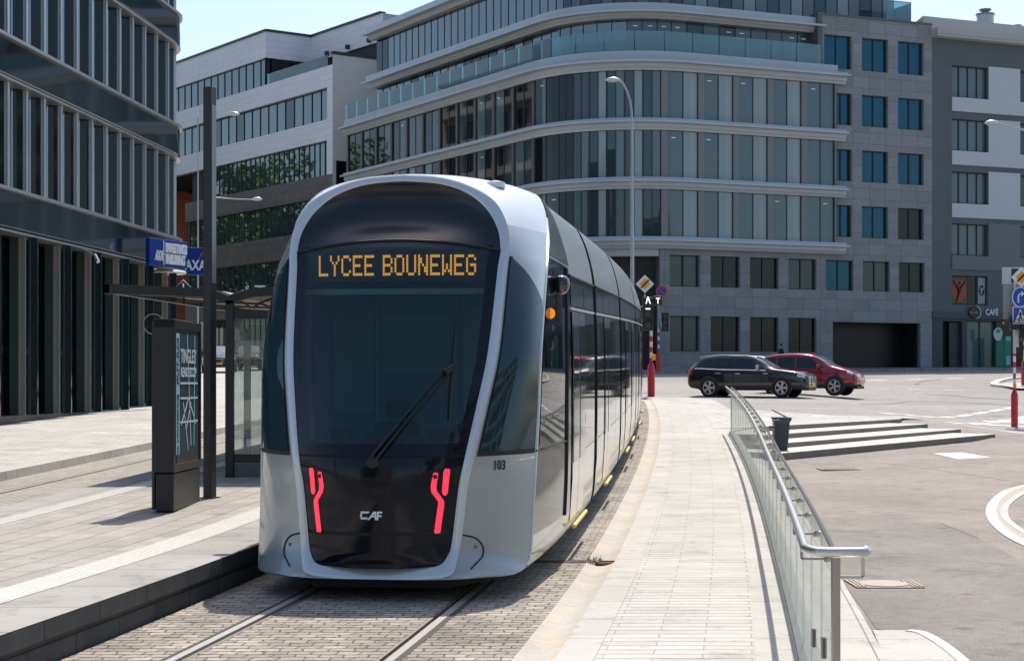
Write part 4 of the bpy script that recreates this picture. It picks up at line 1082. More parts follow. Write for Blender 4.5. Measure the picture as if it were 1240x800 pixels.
# stone-clad wing: wall with real window openings
tR = front.pxt(1131, 0); 
stw = thing
def stone_wall(name, t0, t1, z0, z1, holes, o, m, parent, path=front, th=.5, pane=g_blue, frame=mull, pieces=None, div=2, rec=.28):
    ts_ = sorted({t0, t1}|{h[0] for h in holes}|{h[1] for h in holes}); zs = sorted({z0, z1}|{h[2] for h in holes}|{h[3] for h in holes})
    mb = MB()
    inh = lambda a, b, c, d: any(h[0]-1e-6 <= a and b <= h[1]+1e-6 and h[2]-1e-6 <= c and d <= h[3]+1e-6 for h in holes)
    for a, b in zip(ts_, ts_[1:]):
        for c, d in zip(zs, zs[1:]):
            if inh(a, b, c, d): continue
            A_ = path.at(a, o); B_ = path.at(b, o)
            mb.add([(*A_, c), (*B_, c), (*B_, d), (*A_, d)], [(0, 1, 2, 3)], 0, [(a, c), (b, c), (b, d), (a, d)])
    for h in holes:   # reveals
        p = [path.at(h[0], o), path.at(h[1], o)]; q = [path.at(h[0], o-rec), path.at(h[1], o-rec)]
        mb.add([(*p[0], h[2]), (*p[1], h[2]), (*q[1], h[2]), (*q[0], h[2])], [(0, 1, 2, 3)], 0, [(0, 0), (1, 0), (1, .3), (0, .3)])
        mb.add([(*p[0], h[3]), (*p[1], h[3]), (*q[1], h[3]), (*q[0], h[3])], [(0, 1, 2, 3)], 0, [(0, 0), (1, 0), (1, .3), (0, .3)])
        for i in (0, 1): mb.add([(*p[i], h[2]), (*q[i], h[2]), (*q[i], h[3]), (*p[i], h[3])], [(0, 1, 2, 3)], 0, [(0, 0), (.3, 0), (.3, 1), (0, 1)])
    w_ = mb.build(name, m, parent, normals=False)
    for h in holes:
        if len(h) > 4 and h[4] == 'void': continue
        gl = h[4] if len(h) > 4 else pane
        f = MB(); a, b, c, d = h[:4]; fw = .06; oo = o-rec+.03
        path.rect(f, a, a+fw, oo-.06, oo+.03, c, d); path.rect(f, b-fw, b, oo-.06, oo+.03, c, d)
        path.rect(f, a+fw, b-fw, oo-.06, oo+.03, c, c+fw); path.rect(f, a+fw, b-fw, oo-.06, oo+.03, d-fw, d)
        dv = h[5] if len(h) > 5 else div
        for k in range(1, dv): tt = a+(b-a)*k/dv; path.rect(f, tt-.03, tt+.03, oo-.05, oo+.04, c+fw, d-fw)
        fo = f.build('window', frame, parent)
        pn = MB(); A_ = path.at(a+fw*.5, oo-.03); B_ = path.at(b-fw*.5, oo-.03)
        pn.add([(*A_, c+.02), (*B_, c+.02), (*B_, d-.02), (*A_, d-.02)], [(0, 1, 2, 3)]); pn.build('pane', gl, fo)
    return w_
def hole_px(x0, x1, y0, y1, o=0.0, path=front, gl=None, div=None):
    t0, t1 = path.pxt(x0, o), path.pxt(x1, o); D = path.at((t0+t1)/2, o)[1]
    h = [t0, t1, zpx(y1, D), zpx(y0, D)]
    if gl is not None: h.append(gl)
    if div: h.append(div)
    return tuple(h)
holes = []
for (a, b) in ((1001, 1034), (1046, 1078.5), (1090, 1121)):
    for (c, d) in ((41.5, 80.5), (111, 149), (179, 217), (247, 284)): holes.append((a, b, c, d))
Ts = lambda a: front.pxt(a, 0)
cols = [(Ts(a), Ts(b)) for a, b in ((1001, 1034), (1046, 1078.5), (1090, 1121))]
Zr = [(22.0, 24.15), (18.4, 20.45), (14.8, 16.85), (11.2, 13.25)]
HL = []
for ci, (a, b) in enumerate(cols):
    for ri, (c, d) in enumerate(Zr):
        if ci == 0 and ri > 0: a2 = tE+.12
        else: a2 = a
        HL.append((a2, b, c, d, g_dark if (ci == 2 and ri == 3) else g_blue))
stone_wall('stone_wall', tS-.0, tR, 10.9, 25.35, [h for h in HL], -.25, stone, C)
mb = MB(); front.rect(mb, tS, tR, -1.2, -.20, 25.36, 25.5); front.rect(mb, tS-.02, tS+.3, -4.5, -.24, 21, 25.36); mb.build('parapet', stone, C)
# terrace corner glass above
mb = MB(); front.rect(mb, Ts(1084), Ts(1114), -1.0, -.98, 25.5, 26.9); mb.build('balustrade_glass', rail_gl, C)
mb = MB(); front.rect(mb, Ts(1114)-.03, Ts(1114), -4, -1.0, 25.5, 26.9); mb.build('balustrade_glass', rail_gl, C)
mb = MB(); front.rect(mb, Ts(1084), Ts(1114), -1.03, -.95, 26.9, 26.95); mb.build('balustrade_rail', alu, C)
# base: two storeys of stone with openings, garage mouth and recessed dark glazing at the corner
tb0 = Ts(800)
H2 = []
px_low = [(813, 850), (863, 898), (910.5, 945), (957, 991)]
px_up = px_low+[(1003, 1036), (1048, 1080), (1091.5, 1122.5)]
for i, (a, b) in enumerate(px_up): H2.append((Ts(a), Ts(b), 7.75, 9.7, g_dark if i in (1, 2, 6) else g_teal if i in (0, 3, 5) else g_blue))
for i, (a, b) in enumerate(px_low): H2.append((Ts(a), Ts(b), 3.75, 5.95, g_dark if i else g_teal))
H2.append((Ts(1011), Ts(1117), 2.0, 5.72, 'void'))
stone_wall('stone_base_wall', tb0, tR, 1.8, 10.9, H2, -.25, stone, C)
mb = MB(); a, b = Ts(1011), Ts(1117)
for (u, v) in ((a, a+.1), (b-.1, b)): front.rect(mb, u, v, -9, -.54, 2, 5.8)
front.rect(mb, a, b, -9, -.54, 5.73, 5.9); front.rect(mb, a, b, -9.2, -9, 2, 5.9); mb.build('garage_interior', stone_dk, C)
mb = MB(); 
front.rect(mb, a+.1, b-.1, -2.25, -2.2, 2.2, 5.72); mb.build('garage_door', mat('garage_dark', (.006, .007, .008), .4), C)
mb = MB(); front.rect(mb, front.pxt(440), tb0, -2.5, -1.6, 1.5, 10.1); mb.build('recessed_glazing', g_dark, C)
for k, t in enumerate(frange(front.pxt(560), tb0, 12)):
    mb = MB(); front.rect(mb, t-.12, t+.12, -1.6, -.9, 1.5, 10.1); mb.build('column', mull_b, C)
mb = MB(); front.rect(mb, tb0-.05, tb0, -1.6, -.25, 1.5, 10.1); mb.build('stone_return', stone, C)
mb = MB(); front.rect(mb, front.pxt(440), tb0, -2.4, -.3, 9.6, 10.06); mb.build('soffit', alu, C)
# small soffit spots
# ---- cafe building
E = thing('cafe_building', 'dark grey rendered building with pale window bands above a ground-floor cafe', 'building', (32, 114, 2.8))
dgrey = mat('render_dark_grey', (.11, .13, .14), .8, vary=.08, vscale=1)
lgrey = mat('render_light_grey', (.50, .54, .56), .8, vary=.06, vscale=1)
t1 = tR+.01; tX = front.L-.2
ce0, ce1 = front.pxt(1152, -.25), tX
HE = []
wpx = (front.pxt(1153, -.25), front.pxt(1206, -.25))
ZE = [(20.8, 22.9), (17.25, 19.35), (13.75, 15.85), (10.3, 12.4)]
wgap = 5.6
for (c, d) in ZE:
    for k in range(4):
        a = wpx[0]+wgap*k; 
        if a+2.95 < tX-.1: HE.append((a, a+2.95, c, d, g_teal if k else g_teal2, 4))
for k in range(4):
    a = wpx[0]+wgap*k
    if a+2.95 < tX-.1: HE.append((a, a+2.95, 7.0, 8.95, g_dark, 4))
E_ob = stone_wall('facade_wall', t1, tX, 6.45, 24.6, HE, -.3, dgrey, E, pane=g_dark, div=4)
for i, (c, d) in enumerate(ZE):     # pale infill bands under and beside the windows
    mb = MB(); lo_ = c-.95
    for k in range(4):
        a = wpx[0]+wgap*k; e = min(a+wgap-.02, tX)
        front.rect(mb, a-.02, e, -.295, -.22, lo_, c-.02); 
        if e > a+3.0: front.rect(mb, a+2.97, e, -.295, -.22, c-.02, d+.1)
    mb.build('pale_band', lgrey if i < 3 else mat('render_mid_grey', (.16, .175, .19), .8), E)
mb = MB(); front.rect(mb, t1, tX, -8, .35, 24.6, 24.75); front.rect(mb, t1, tX, -.2, .38, 24.76, 25.15); mb.build('eaves', mat('eaves_pale', (.42, .42, .40), .7), E)
mb = MB(); pts = [front.at(t1, -.8), front.at(tX, -.8), (44, 132), (26, 126)]; solid(mb, pts, 1.5, 24.6); mb.build('core', stone_dk, E)
mb = MB(); pts = [front.at(t1, -1.2), front.at(tX, -1.2), (43, 130), (27, 124)]; solid(mb, pts, 24.76, 26.2); mb.build('roof', mat('roof_pale', (.45, .45, .44), .8), E)
# ground floor of the cafe
px_ = lambda p: front.pxt(p, -.3)
door = (px_(1142), px_(1165)); shop = (px_(1171), px_(1207)); shop2 = (px_(1208), min(px_(1260), tX-.3))
stone_wall('shopfront_wall', t1, tX, 1.8, 6.45, [(door[0], door[1], 2.55, 5.9, 'void'), (shop[0], shop[1], 2.75, 5.95, g_teal2, 2), (shop2[0], shop2[1], 2.75, 5.95, g_dark, 2)], -.3, mat('shop_slate', (.050, .062, .070), .6), E)
mb = MB(); front.rect(mb, door[0], door[1], -.9, -.8, 2.5, 5.9); mb.build('door_recess', stone_dk, E)
mb = MB(); m_ = (door[0]*.55+door[1]*.45); front.rect(mb, m_, door[1], -.62, -.56, 2.6, 5.85); mb.build('door', mat('door_slate', (.03, .036, .042), .5), E)
mb = MB(); front.rect(mb, t1, tX, -.298, -.18, 6.1, 6.5); mb.build('shop_lintel', mat('lintel_slate', (.06, .072, .08), .6), E)
# chimney stacks
def chim(px, D, w, z0, z1):
    x = (px-620)/F*D; t = thing('chimney', 'pale metal roof flue with a small cap above the cafe building' if px < 1210 else 'short pale roof flue at the right edge behind the cafe parapet', 'chimney', (x, D, z0), 0, 'roof flues above the cafe building')
    mb = MB(); mb.cyl((x, D, z0), (x, D, z1), w/2, 20); mb.build('flue', mat('flue_metal', (.42, .47, .50), .4, .4), t, smooth=True)
    mb = MB(); mb.cyl((x, D, z1), (x, D, z1+.1), w*.56, 20); mb.cyl((x, D, z1+.1), (x, D, z1+.32), w*.22, 14); mb.cyl((x, D, z1+.32), (x, D, z1+.42), w*.36, 14); mb.build('cap', mat('cap_grey', (.22, .24, .26), .5, .4), t, smooth=True)
chim(1193, 116, 1.15, 25.0, zpx(19, 116)); chim(1232, 117, .8, 25.0, zpx(38, 117))
# cafe sign: two overlapping discs and the word
def SG(t0, o): 
    def f(u, v, d): x, y = front.at(t0+u, o+d); return (x, y, v)
    return f
tc_ = px_(1177); zc = zpx(377, 111.8)
sgn = thing('cafe_sign', 'white CAFE lettering with an oval black shop emblem on the slate shopfront', 'sign', (*front.at(tc_, 0), zc))
def disc(mb, t0, z, rx, rz, o0, o1, n=28):
    P = [(rx*math.cos(2*PI*k/n), z+rz*math.sin(2*PI*k/n)) for k in range(n)]; mb.prism(P, SG(t0, 0), o0, o1)
mb = MB(); disc(mb, tc_+.20, zc, .42, .42, -.16, -.12); mb.build('emblem_ring', mat('sign_white', (.62, .64, .66), .5), sgn)
mb = MB(); disc(mb, tc_+.10, zc, .45, .41, -.118, -.10); mb.build('emblem_gap', mat('sign_black', (.008, .008, .01), .4), sgn)
mb = MB(); disc(mb, tc_, zc, .42, .37, -.098, -.07); mb.build('emblem_disc', MATS['sign_black'], sgn)
f0 = SG(tc_, -.068)
text_mb('ASCHER', .19, lambda u, v, d: f0(u, zc-.03+v, d), .01, sx=.95).build('emblem_lettering', mat('sign_grey', (.35, .36, .38), .5), sgn)
text_mb('^', .25, lambda u, v, d: f0(u, zc+.14+v, d), .01).build('emblem_mark', mat('sign_gold', (.5, .33, .10), .5), sgn)
f1 = SG(px_(1200), -.16)
text_mb('CAFÉ', .56, lambda u, v, d: f1(u-.05, zc+v, d), .04, bold=.008, sx=.80).build('lettering', mat('letter_white', (.72, .74, .76), .5), sgn)
# emblems in the first floor windows
h0 = [h for h in HE if abs(h[2]-7.0) < .01][0]
fw0 = SG(h0[0], -.50)
em = thing('window_banner', 'orange-red banner with a dancing figure in the first-floor window above the cafe', 'banner', (*front.at(h0[0]+.7, -.4), 7))
mb = MB(); mb.prism([(.08, 7.1), (1.40, 7.1), (1.40, 8.85), (.08, 8.85)], fw0, 0, .01); mb.build('banner_sheet', mat('banner_dark', (.12, .07, .05), .6), em)
mb = MB(); n = 26; mb.prism([(.72+.62*math.cos(2*PI*k/n), 7.95+.72*math.sin(2*PI*k/n)) for k in range(n)], fw0, .012, .018); mb.build('banner_disc', mat('banner_orange', (.36, .07, .035), .6), em)
mb = MB(); mb.tube([fw0(.25, 8.6, .03), fw0(.6, 8.2, .03), fw0(.75, 7.9, .03), fw0(.5, 7.2, .03)], [.03, .09, .12, .04], 6); mb.tube([fw0(1.25, 8.6, .03), fw0(.85, 8.15, .03), fw0(.75, 7.9, .03)], [.03, .09, .1], 6); mb.lathe([(.01, -.02), (.12, -.01), (.12, .01), (.01, .02)], fw0(.72, 8.45, .03), 14, 'Y'); mb.build('banner_figure', MATS['sign_black'], em)
em2 = thing('window_poster', 'pale poster with a round black emblem in the right pane above the cafe', 'poster', (*front.at(h0[0]+2.6, -.4), 7))
mb = MB(); mb.prism([(2.28, 7.1), (2.86, 7.1), (2.86, 8.85), (2.28, 8.85)], fw0, 0, .01); mb.build('poster_sheet', mat('poster_pale', (.28, .33, .36), .6), em2)
mb = MB(); mb.prism([(2.58+.24*math.cos(2*PI*k/n), 8.0+.36*math.sin(2*PI*k/n)) for k in range(n)], fw0, .012, .018); mb.build('poster_disc', MATS['sign_black'], em2)
mb = MB(); mb.tube([fw0(2.45, 8.2, .03), fw0(2.57, 8.0, .03), fw0(2.52, 7.75, .03)], .03, 6); mb.tube([fw0(2.72, 8.2, .03), fw0(2.6, 8.0, .03)], .03, 6); mb.build('poster_figure', MATS['sign_white'], em2)
# green stand in front of the cafe
xk, yk = front.at(px_(1202), .6)
kk = thing('recycling_stand', 'green stand with white round topper outside the cafe window', 'stand', (xk, yk, g(yk)))
zk = g(yk)+.14
mb = MB(); mb.box((xk-.15, yk, zk+.95), (.55, .5, 1.9)); mb.build('stand_body', mat('stand_green', (.02, .20, .12), .5), kk, bevel=.03)
mb = MB(); mb.box((xk+.35, yk-.05, zk+1.0), (.42, .4, 2.0)); mb.build('stand_side', mat('stand_green_lt', (.03, .26, .17), .5), kk, bevel=.03)
mb = MB(); mb.prism([(.30*math.cos(a_), .38*math.sin(a_) if math.sin(a_) > 0 else .5*math.sin(a_)) for a_ in frange(0, 2*PI, 22)[:-1]], lambda u, v, d: (xk-.3+u, yk-.27-d, zk+2.25+v), 0, .03); mb.build('stand_topper', mat('topper_white', (.55, .62, .62), .6), kk)
mb = MB(); mb.prism([(.15*math.cos(a_), .15*math.sin(a_)) for a_ in frange(0, 2*PI, 16)[:-1]], lambda u, v, d: (xk-.3+u, yk-.27-d, zk+2.4+v), .032, .04); mb.build('topper_mark', mat('mark_green', (.03, .35, .15), .6), kk)
mb = MB(); mb.box((xk+.4, yk-.27, zk+.45), (.28, .03, .6)); mb.box((xk+.4, yk-.27, zk+1.9), (.3, .03, .3)); mb.build('stand_notice', mat('notice_blue', (.35, .50, .58), .6), kk)

# ---- white clad building (B)
Bn = thing('white_office_building', 'white panel-clad office building with slanted ribbon windows and a set-back top storey', 'office building', (-22, 145, 3))
clad = brick_mat('white_cladding', (.80, .80, .82), (.76, .77, .79), (.50, .51, .53), 2.4, .55, .012, rough=.45, bump=.05, vary=.06, grain=60, offset=.5)
brown = brick_mat('brown_cladding', (.13, .11, .10), (.105, .09, .082), (.03, .028, .026), 1.6, .8, .02, rough=.4, bump=.1, vary=.15, grain=2)
bp_ = Path([(-14.2, 134.0), (-14.2-.717*34, 134+34)], 1)
if bp_.n[0].dot(Vector((-22, 145))) > 0: bp_.side = -1; bp_ = Path([tuple(p) for p in bp_.p], -1)
def bbp(px): return bp_.pxt(px, 0)
def bandB(t0, t1, z0, z1, m, name='cladding_band', o=0.0, th=.4, path=bp_):
    mb = MB(); T_ = [t0, t1]; A_ = path.at(t0, o); B_ = path.at(t1, o)
    mb.add([(*A_, z0), (*B_, z0), (*B_, z1), (*A_, z1)], [(0, 1, 2, 3)], 0, [(t0, z0), (t1, z0), (t1, z1), (t0, z1)])
    C_ = path.at(t0, o-th); D_ = path.at(t1, o-th)
    mb.add([(*C_, z0), (*D_, z0), (*D_, z1), (*C_, z1)], [(0, 1, 2, 3)], 0, [(0, 0)]*4)
    mb.add([(*A_, z0), (*B_, z0), (*D_, z0), (*C_, z0)], [(0, 1, 2, 3)], 0, [(0, 0)]*4); mb.add([(*A_, z1), (*B_, z1), (*D_, z1), (*C_, z1)], [(0, 1, 2, 3)], 0, [(0, 0)]*4)
    mb.add([(*A_, z0), (*C_, z0), (*C_, z1), (*A_, z1)], [(0, 1, 2, 3)], 0, [(0, z0), (th, z0), (th, z1), (0, z1)]); mb.add([(*B_, z0), (*D_, z0), (*D_, z1), (*B_, z1)], [(0, 1, 2, 3)], 0, [(0, z0), (th, z0), (th, z1), (0, z1)])
    return mb.build(name, m, Bn, normals=False)
tBl = bbp(214); tT = bbp(322)
ZB = [(2.0, 4.8, 0), (4.8, 7.4, 1), (7.4, 9.4, 0), (9.4, 12.0, 1), (12.0, 14.0, 0), (14.0, 16.6, 1), (16.6, 18.35, 0), (18.35, 21.1, 1), (21.1, 22.75, 0), (22.75, 25.3, 1), (25.3, 27.0, 0)]
mb = MB(); solid(mb, [bp_.at(0, -.6), bp_.at(bbp(226), -.6), (-24, 176), (0, 150)], 2, 21.2); solid(mb, [bp_.at(0, -.6), bp_.at(bp_.L, -.6), (-30, 178), (0, 150)], 21.2, 26.8); mb.build('core', stone_dk, Bn)
for z0, z1, kd in ZB:
    lower = z0 < 17.5
    if kd == 0: bandB(0, bp_.L if z0 > 20 else bbp(224), z0, z1, brown if z0 < 17.9 else clad, th=.6)
    else:
        tA_ = .0 if lower else .9
        tEnd = bbp(241) if 18 < z0 < 19 else bp_.L if z0 > 20 else bbp(226)
        if not lower: bandB(0, .9, z0, z1, clad, name='cladding_pier', th=.6); 
        n = 9
        for k in range(n):
            a = tA_+(tEnd-tA_)*k/n; b = tA_+(tEnd-tA_)*(k+1)/n
            bay(a, b, -.35, z0, z1, [6, 6, 6] if rnd.random() < .7 else [6, 0, 6], parent=Bn, path=bp_, mw=.06, depth=.06, midm=False)
        if z0 > 20: bandB(tEnd, bp_.L, z0, z1, clad, name='cladding_pier', th=.6)
# beige gable
gab = Path([(-14.2, 134.0), (-6.5, 139.5)], 1)
if gab.n[0].dot(Vector((-10, 136))) > 0: gab = Path([(-14.2, 134.0), (-6.5, 139.5)], -1)
HG = [(gab.pxt(408), gab.pxt(423), 17.2, 19.3, g_dark), (gab.pxt(428), gab.pxt(433), 17.2, 19.5, g_dark)]
stone_wall('gable_wall', 0, gab.L, 2, 27.8, [], -.0, mat('gable_beige', (.62, .60, .57), .8, vary=.05, vscale=.5), Bn, path=gab)
mb = MB(); gab.rect(mb, 0, gab.L, -.3, .06, 27.8, 28.05); mb.build('gable_coping', mull, Bn)
mb = MB(); gab.rect(mb, gab.pxt(407), gab.pxt(424), -.1, .03, 17.0, 19.4); mb.build('gable_window', g_dark, Bn)
# top storey, left part flush, then set back and running to the right
mb = MB()
b1 = Path([bp_.at(tT, 0), bp_.at(bp_.L, 0)], bp_.side)
b2 = Path([(-17.3, 145.7), (-10.6, 136.4)], 1)
if b2.n[0].dot(Vector((-14, 141))) > 0: b2 = Path([(-17.3, 145.7), (-10.6, 136.4)], -1)
br_ = Path([bp_.at(tT, 0), (-17.3, 145.7)], 1)
if br_.n[0].dot(Vector((-19, 144))) > 0: br_ = Path([bp_.at(tT, 0), (-17.3, 145.7)], -1)
for P_ in (b1, br_, b2):
    bandB(0, P_.L, 29.3, 31.5, clad, path=P_, th=.5)
    n = max(2, int(P_.L/2.6))
    for k in range(n): bay(P_.L*k/n, P_.L*(k+1)/n, -.25, 26.6, 29.3, [6, 6] if P_ is not br_ else [3, 3], parent=Bn, path=P_, mw=.06, depth=.06, midm=False)
    mb = MB(); P_.rect(mb, -.0, P_.L, -.5, .08, 31.5, 31.72); mb.build('roof_edge', mull, Bn)
top_end = Path([(-10.6, 136.4), (-6.6, 139.3)], -1)
bandB(0, top_end.L, 27.9, 31.5, clad, path=top_end, th=.4)
mb = MB(); solid(mb, [tuple(p) for p in (bp_.at(tT, -.6), bp_.at(bp_.L, -.6), (-30, 176), (-2, 150), (-7, 139.9), (-11, 137.3), (-17.6, 146.4))], 26.6, 31.45); mb.build('core', stone_dk, Bn)
mb = MB(); bp_.rect(mb, 1, tT, -.15, -.12, 27.0, 27.9); mb.build('balustrade_glass', rail_gl, Bn)
for k in range(3): mb = MB(); b2.rect(mb, b2.L*(.25+.3*k), b2.L*(.25+.3*k)+.3, .0, .3, 29.45, 29.8); mb.build('wall_spotlight', mull, Bn)
# red brick house behind, in the gap
rb = thing('brick_house', 'red brick house in the gap between the dark glass office and the white building', 'house', (-30, 172, 3))
brickm = brick_mat('red_brick', (.62, .17, .09), (.52, .13, .07), (.25, .10, .07), .9, .3, .03, rough=.85, bump=.1, vary=.2, coord='UV')
rp = Path([(-40, 172), (-22, 172)], 1)
if rp.n[0].y > 0: rp = Path([(-40, 172), (-22, 172)], -1)
hs = []
for z in (5, 9, 13, 17, 21):
    for k in range(5): hs.append((1.2+k*2.9, 2.7+k*2.9, z, z+2.3, g_dark))
stone_wall('brick_wall', 0, 18, 2, 27, hs, 0, brickm, rb, path=rp, frame=mat('frame_white', (.55, .55, .53), .6))
mb = MB(); mb.bb(-37.9, -22.1, 172.8, 184, 2, 27); mb.build('core', stone_dk, rb)
mb = MB(); mb.add([(-38.3, 171.6, 27), (-21.7, 171.6, 27), (-21.7, 184, 27), (-38.3, 184, 27), (-38.3, 178, 31), (-21.7, 178, 31)], [(0, 1, 5, 4), (2, 3, 4, 5), (0, 4, 3), (1, 2, 5)]); mb.build('roof', mat('roof_tile', (.22, .09, .06), .8), rb)

# ---- dark glass office at the left (A)
Ab = thing('glass_office_building', 'dark glass office with vertical steel fins and a rounded corner at the left edge', 'office building', (-16, 50, 1))
dx_ = .09
pA = lambda y: (-16.01+dx_*y, y)
c0_ = Vector(pA(53.9)); tdir = Vector((dx_, 1)).normalized(); nl = Vector((-tdir.y, tdir.x)); rr = 2.6
arc = [tuple(c0_+nl*rr+Matrix.Rotation(a_, 2) @ (-nl*rr)) for a_ in frange(0, R(100), 12)]
last = Vector(arc[-1]); dd = Matrix.Rotation(R(100), 2) @ tdir
pa = Path([pA(26.0)]+arc+[tuple(last+dd*14)], 1)
if pa.n[0].x < 0: pa = Path([tuple(p) for p in pa.p], -1)
tY = lambda y: (Vector(pA(y))-pa.p[0]).length
finm = mat('fin_steel', (.50, .54, .56), .3, .6)
finb = mat('fin_bronze', (.37, .36, .29), .4, .2)
finb3 = facade_glass('fin_dark_glass', (.02, .035, .038), 1.7, .06)
finb2 = facade_glass('fin_green_glass', (.055, .085, .08), 1.7, .08)
bandg = facade_glass('band_glass', (.012, .018, .022), 1.75, .05, wob=.05)
gA = facade_glass('panel_glass', (.008, .012, .014), 1.45, .05)
finc = mat('fin_curved', (.26, .31, .33), .10, .95)
mb = MB(); pts = [pa.at(t, -1.2) for t in pa.ts(0, pa.L)]; solid(mb, pts+[(-45, 58), (-45, 26)], .2, 23.6); mb.build('core', stone_dk, Ab)
ZA = [(5.45, 6.45), (9.05, 10.05), (12.62, 13.62), (16.2, 17.2), (19.8, 20.8)]
for z0, z1 in ZA:
    mb = MB(); pa.sweep(mb, 0, pa.L, [(-.9, z0), (.40, z0), (.48, z0+.08), (.48, z1-.08), (-.9, z1-.08)]); mb.build('band', bandg, Ab, smooth=True, angle=30)
    mb = MB(); pa.rect(mb, 0, pa.L, -.2, .56, z1-.078, z1+.0); pa.rect(mb, 0, pa.L, .0, .50, z0-.05, z0-.002); mb.build('band_edge', mat('band_edge_alu', (.36, .37, .38), .35, .7), Ab)
sp = 1.19; t0 = tY(41.6)-sp*12
nfin = int((pa.L-1)/sp)
cnt = 0
for zi in range(4):
    z0, z1 = ZA[zi][1]+.01, ZA[zi+1][0]-.055
    for k in range(-2, 60):
        a = t0+k*sp; b = a+sp
        if a < tY(34.5) or b > pa.L-8: continue
        mb = MB()
        # concave dark pane and a slim steel blade on its edge
        n = 8
        def cp(q, z, a=a): 
            u = a+.10+(sp-.16)*q; o = .30-.42*math.sin(PI*min(1, q*1.0))**.8*(1-.25*q); x, y = pa.at(u, o); return (x, y, z)
        mb.grid(cp, frange(0, 1, n), [z0, z1], 1)
        pa.sweep(mb, a-.045, a+.09, [(-.1, z0), (.36, z0), (.36, z1), (-.1, z1)], 0)
        pa.sweep(mb, b-.075, b-.05, [(-.1, z0), (.30, z0), (.30, z1), (-.1, z1)], 0)
        x, y = pa.at(a+.30, .02); mb.cyl((x, y, z0), (x, y, z1), .065, 20, 2)
        x, y = pa.at(b-.26, .05); mb.cyl((x, y, z0), (x, y, z1), .05, 16, 2)
        mb.build('fin_bay', [finm, gA, finc], Ab, smooth=True, angle=30); cnt += 1
# ground floor: deep paired fins and dark glass
mb = MB(); pa.rect(mb, 0, pa.L, -.75, -.55, .9, 5.45); mb.build('ground_glazing', gA, Ab)
mb = MB(); pa.rect(mb, 0, pa.L, -.8, .12, .2, 1.02); mb.build('plinth', mat('plinth_dark', (.04, .042, .045), .4, vary=.2, vscale=2), Ab)
k = -2
while True:
    a = tY(41.6)+k*2*sp-2*sp; k += 1
    if a < tY(33): continue
    if a > tY(53.6): break
    for (oa, ob, m_, da) in ((-.56, -.30, mull, .0), (-.30, -.10, gA, .10), (-.10, .14, finb2, .02), (.14, .27, finb, .0), (.27, .32, finm, -.03), (.32, .56, finb3, .16)):
        mb = MB(); pa.rect(mb, a+da, a+da+.07, oa+.002, ob, 1.03, 5.39); mb.build('ground_fin', m_, Ab)
mb = MB(); pa.rect(mb, tY(33), tY(54), -.5, -.42, 2.55, 2.75); mb.build('transom', mull, Ab)
mb = MB(); x, y = pa.at(tY(45.4), .75); mb.cyl((x, y, 5.25), (x+.12, y-.1, 5.05), .05, 12); mb.bar((x-.3, y, 5.4), (x, y, 5.25), .03); mb.build('wall_spotlight', finm, Ab)
# blue insurance signs at the corner
blue = mat('sign_blue', (.002, .035, .24), .6, spec=.2); bl2 = mat('sign_blue_dark', (.006, .018, .15), .45)
wlt = mat('sign_letter_white', (.70, .72, .76), .5); redm = mat('sign_red', (.7, .03, .03), .5)
def sign_box(name, label, px0, px1, ya, yb, yc, yd, D0, D1, fnb, depth=.35):
    """box sign between two photo columns at depths D0 (left) and D1 (right)"""
    p0 = Vector(((px0-620)/F*D0, D0, 0)); p1 = Vector(((px1-620)/F*D1, D1, 0)); d = (p1-p0); L_ = d.length; d.normalize(); n = Vector((d.y, -d.x, 0))
    z1_ = (zpx(ya, D0)+zpx(yc, D1))/2; z0_ = (zpx(yb, D0)+zpx(yd, D1))/2
    t = thing(name, label, 'sign', tuple(p0.lerp(p1, .5))[:2]+(z0_,))
    f = lambda u, v, dd: tuple(p0+d*u+n*dd)[:2]+(z0_+v,)
    mb = MB(); mb.prism([(0, 0), (L_, 0), (L_, z1_-z0_), (0, z1_-z0_)], f, -depth, 0); mb.build('sign_case', [blue], t, bevel=.02)
    fnb(t, f, L_, z1_-z0_); return t
def sgnA(t, f, L_, H_):
    fb = lambda u, v, d: f(u, v, d+.006)
    text_mb('INVESTINGS', .37, lambda u, v, d: fb(L_*.67+u, H_*.68+v, d), .05, bold=.02, sx=.58*L_/2.0*.96).build('lettering', wlt, t)
    text_mb('INSURING', .37, lambda u, v, d: fb(L_*.645+u, H_*.26+v, d), .05, bold=.02, sx=.62*L_/2.0*.96).build('lettering', wlt, t)
    text_mb('AXA', .42, lambda u, v, d: fb(L_*.23+u+v*.15, H_*.36+v, d), .03, bold=.01, sx=.45).build('lettering', wlt, t)
    mb = MB(); mb.prism([(L_*.345, H_*.05), (L_*.36, H_*.05), (L_*.36, H_*.95), (L_*.345, H_*.95)], fb, 0, .02); mb.build('divider', wlt, t)
    mb = MB(); mb.prism([(L_*.37, H_*.48), (L_*.94, H_*.48), (L_*.94, H_*.44), (L_*.37, H_*.44)], fb, 0, .02); mb.build('divider', wlt, t)
sign_box('blue_sign', 'bright blue projecting sign with two lines of white capitals on the dark office corner', 181, 227, 285, 319, 296, 327, 49.6, 51.4, sgnA, .14)
def sgnB(t, f, L_, H_):
    fb = lambda u, v, d: f(u, v, d+.006)
    text_mb('AXA', .46, lambda u, v, d: fb(L_*.66+u, H_*.33+v, d), .03, bold=.012, sx=.72).build('lettering', wlt, t)
    mb = MB(); mb.prism([(L_*.74, H_*.56), (L_*.78, H_*.56), (L_*1.0, H_*.93), (L_*.96, H_*.93)], fb, 0, .02); mb.build('red_slash', redm, t)
sign_box('blue_corner_sign', 'dark blue square sign with white letters and a red slash behind the brighter blue sign', 214, 248, 299, 332, 300, 333, 55.5, 55.9, sgnB, .2)
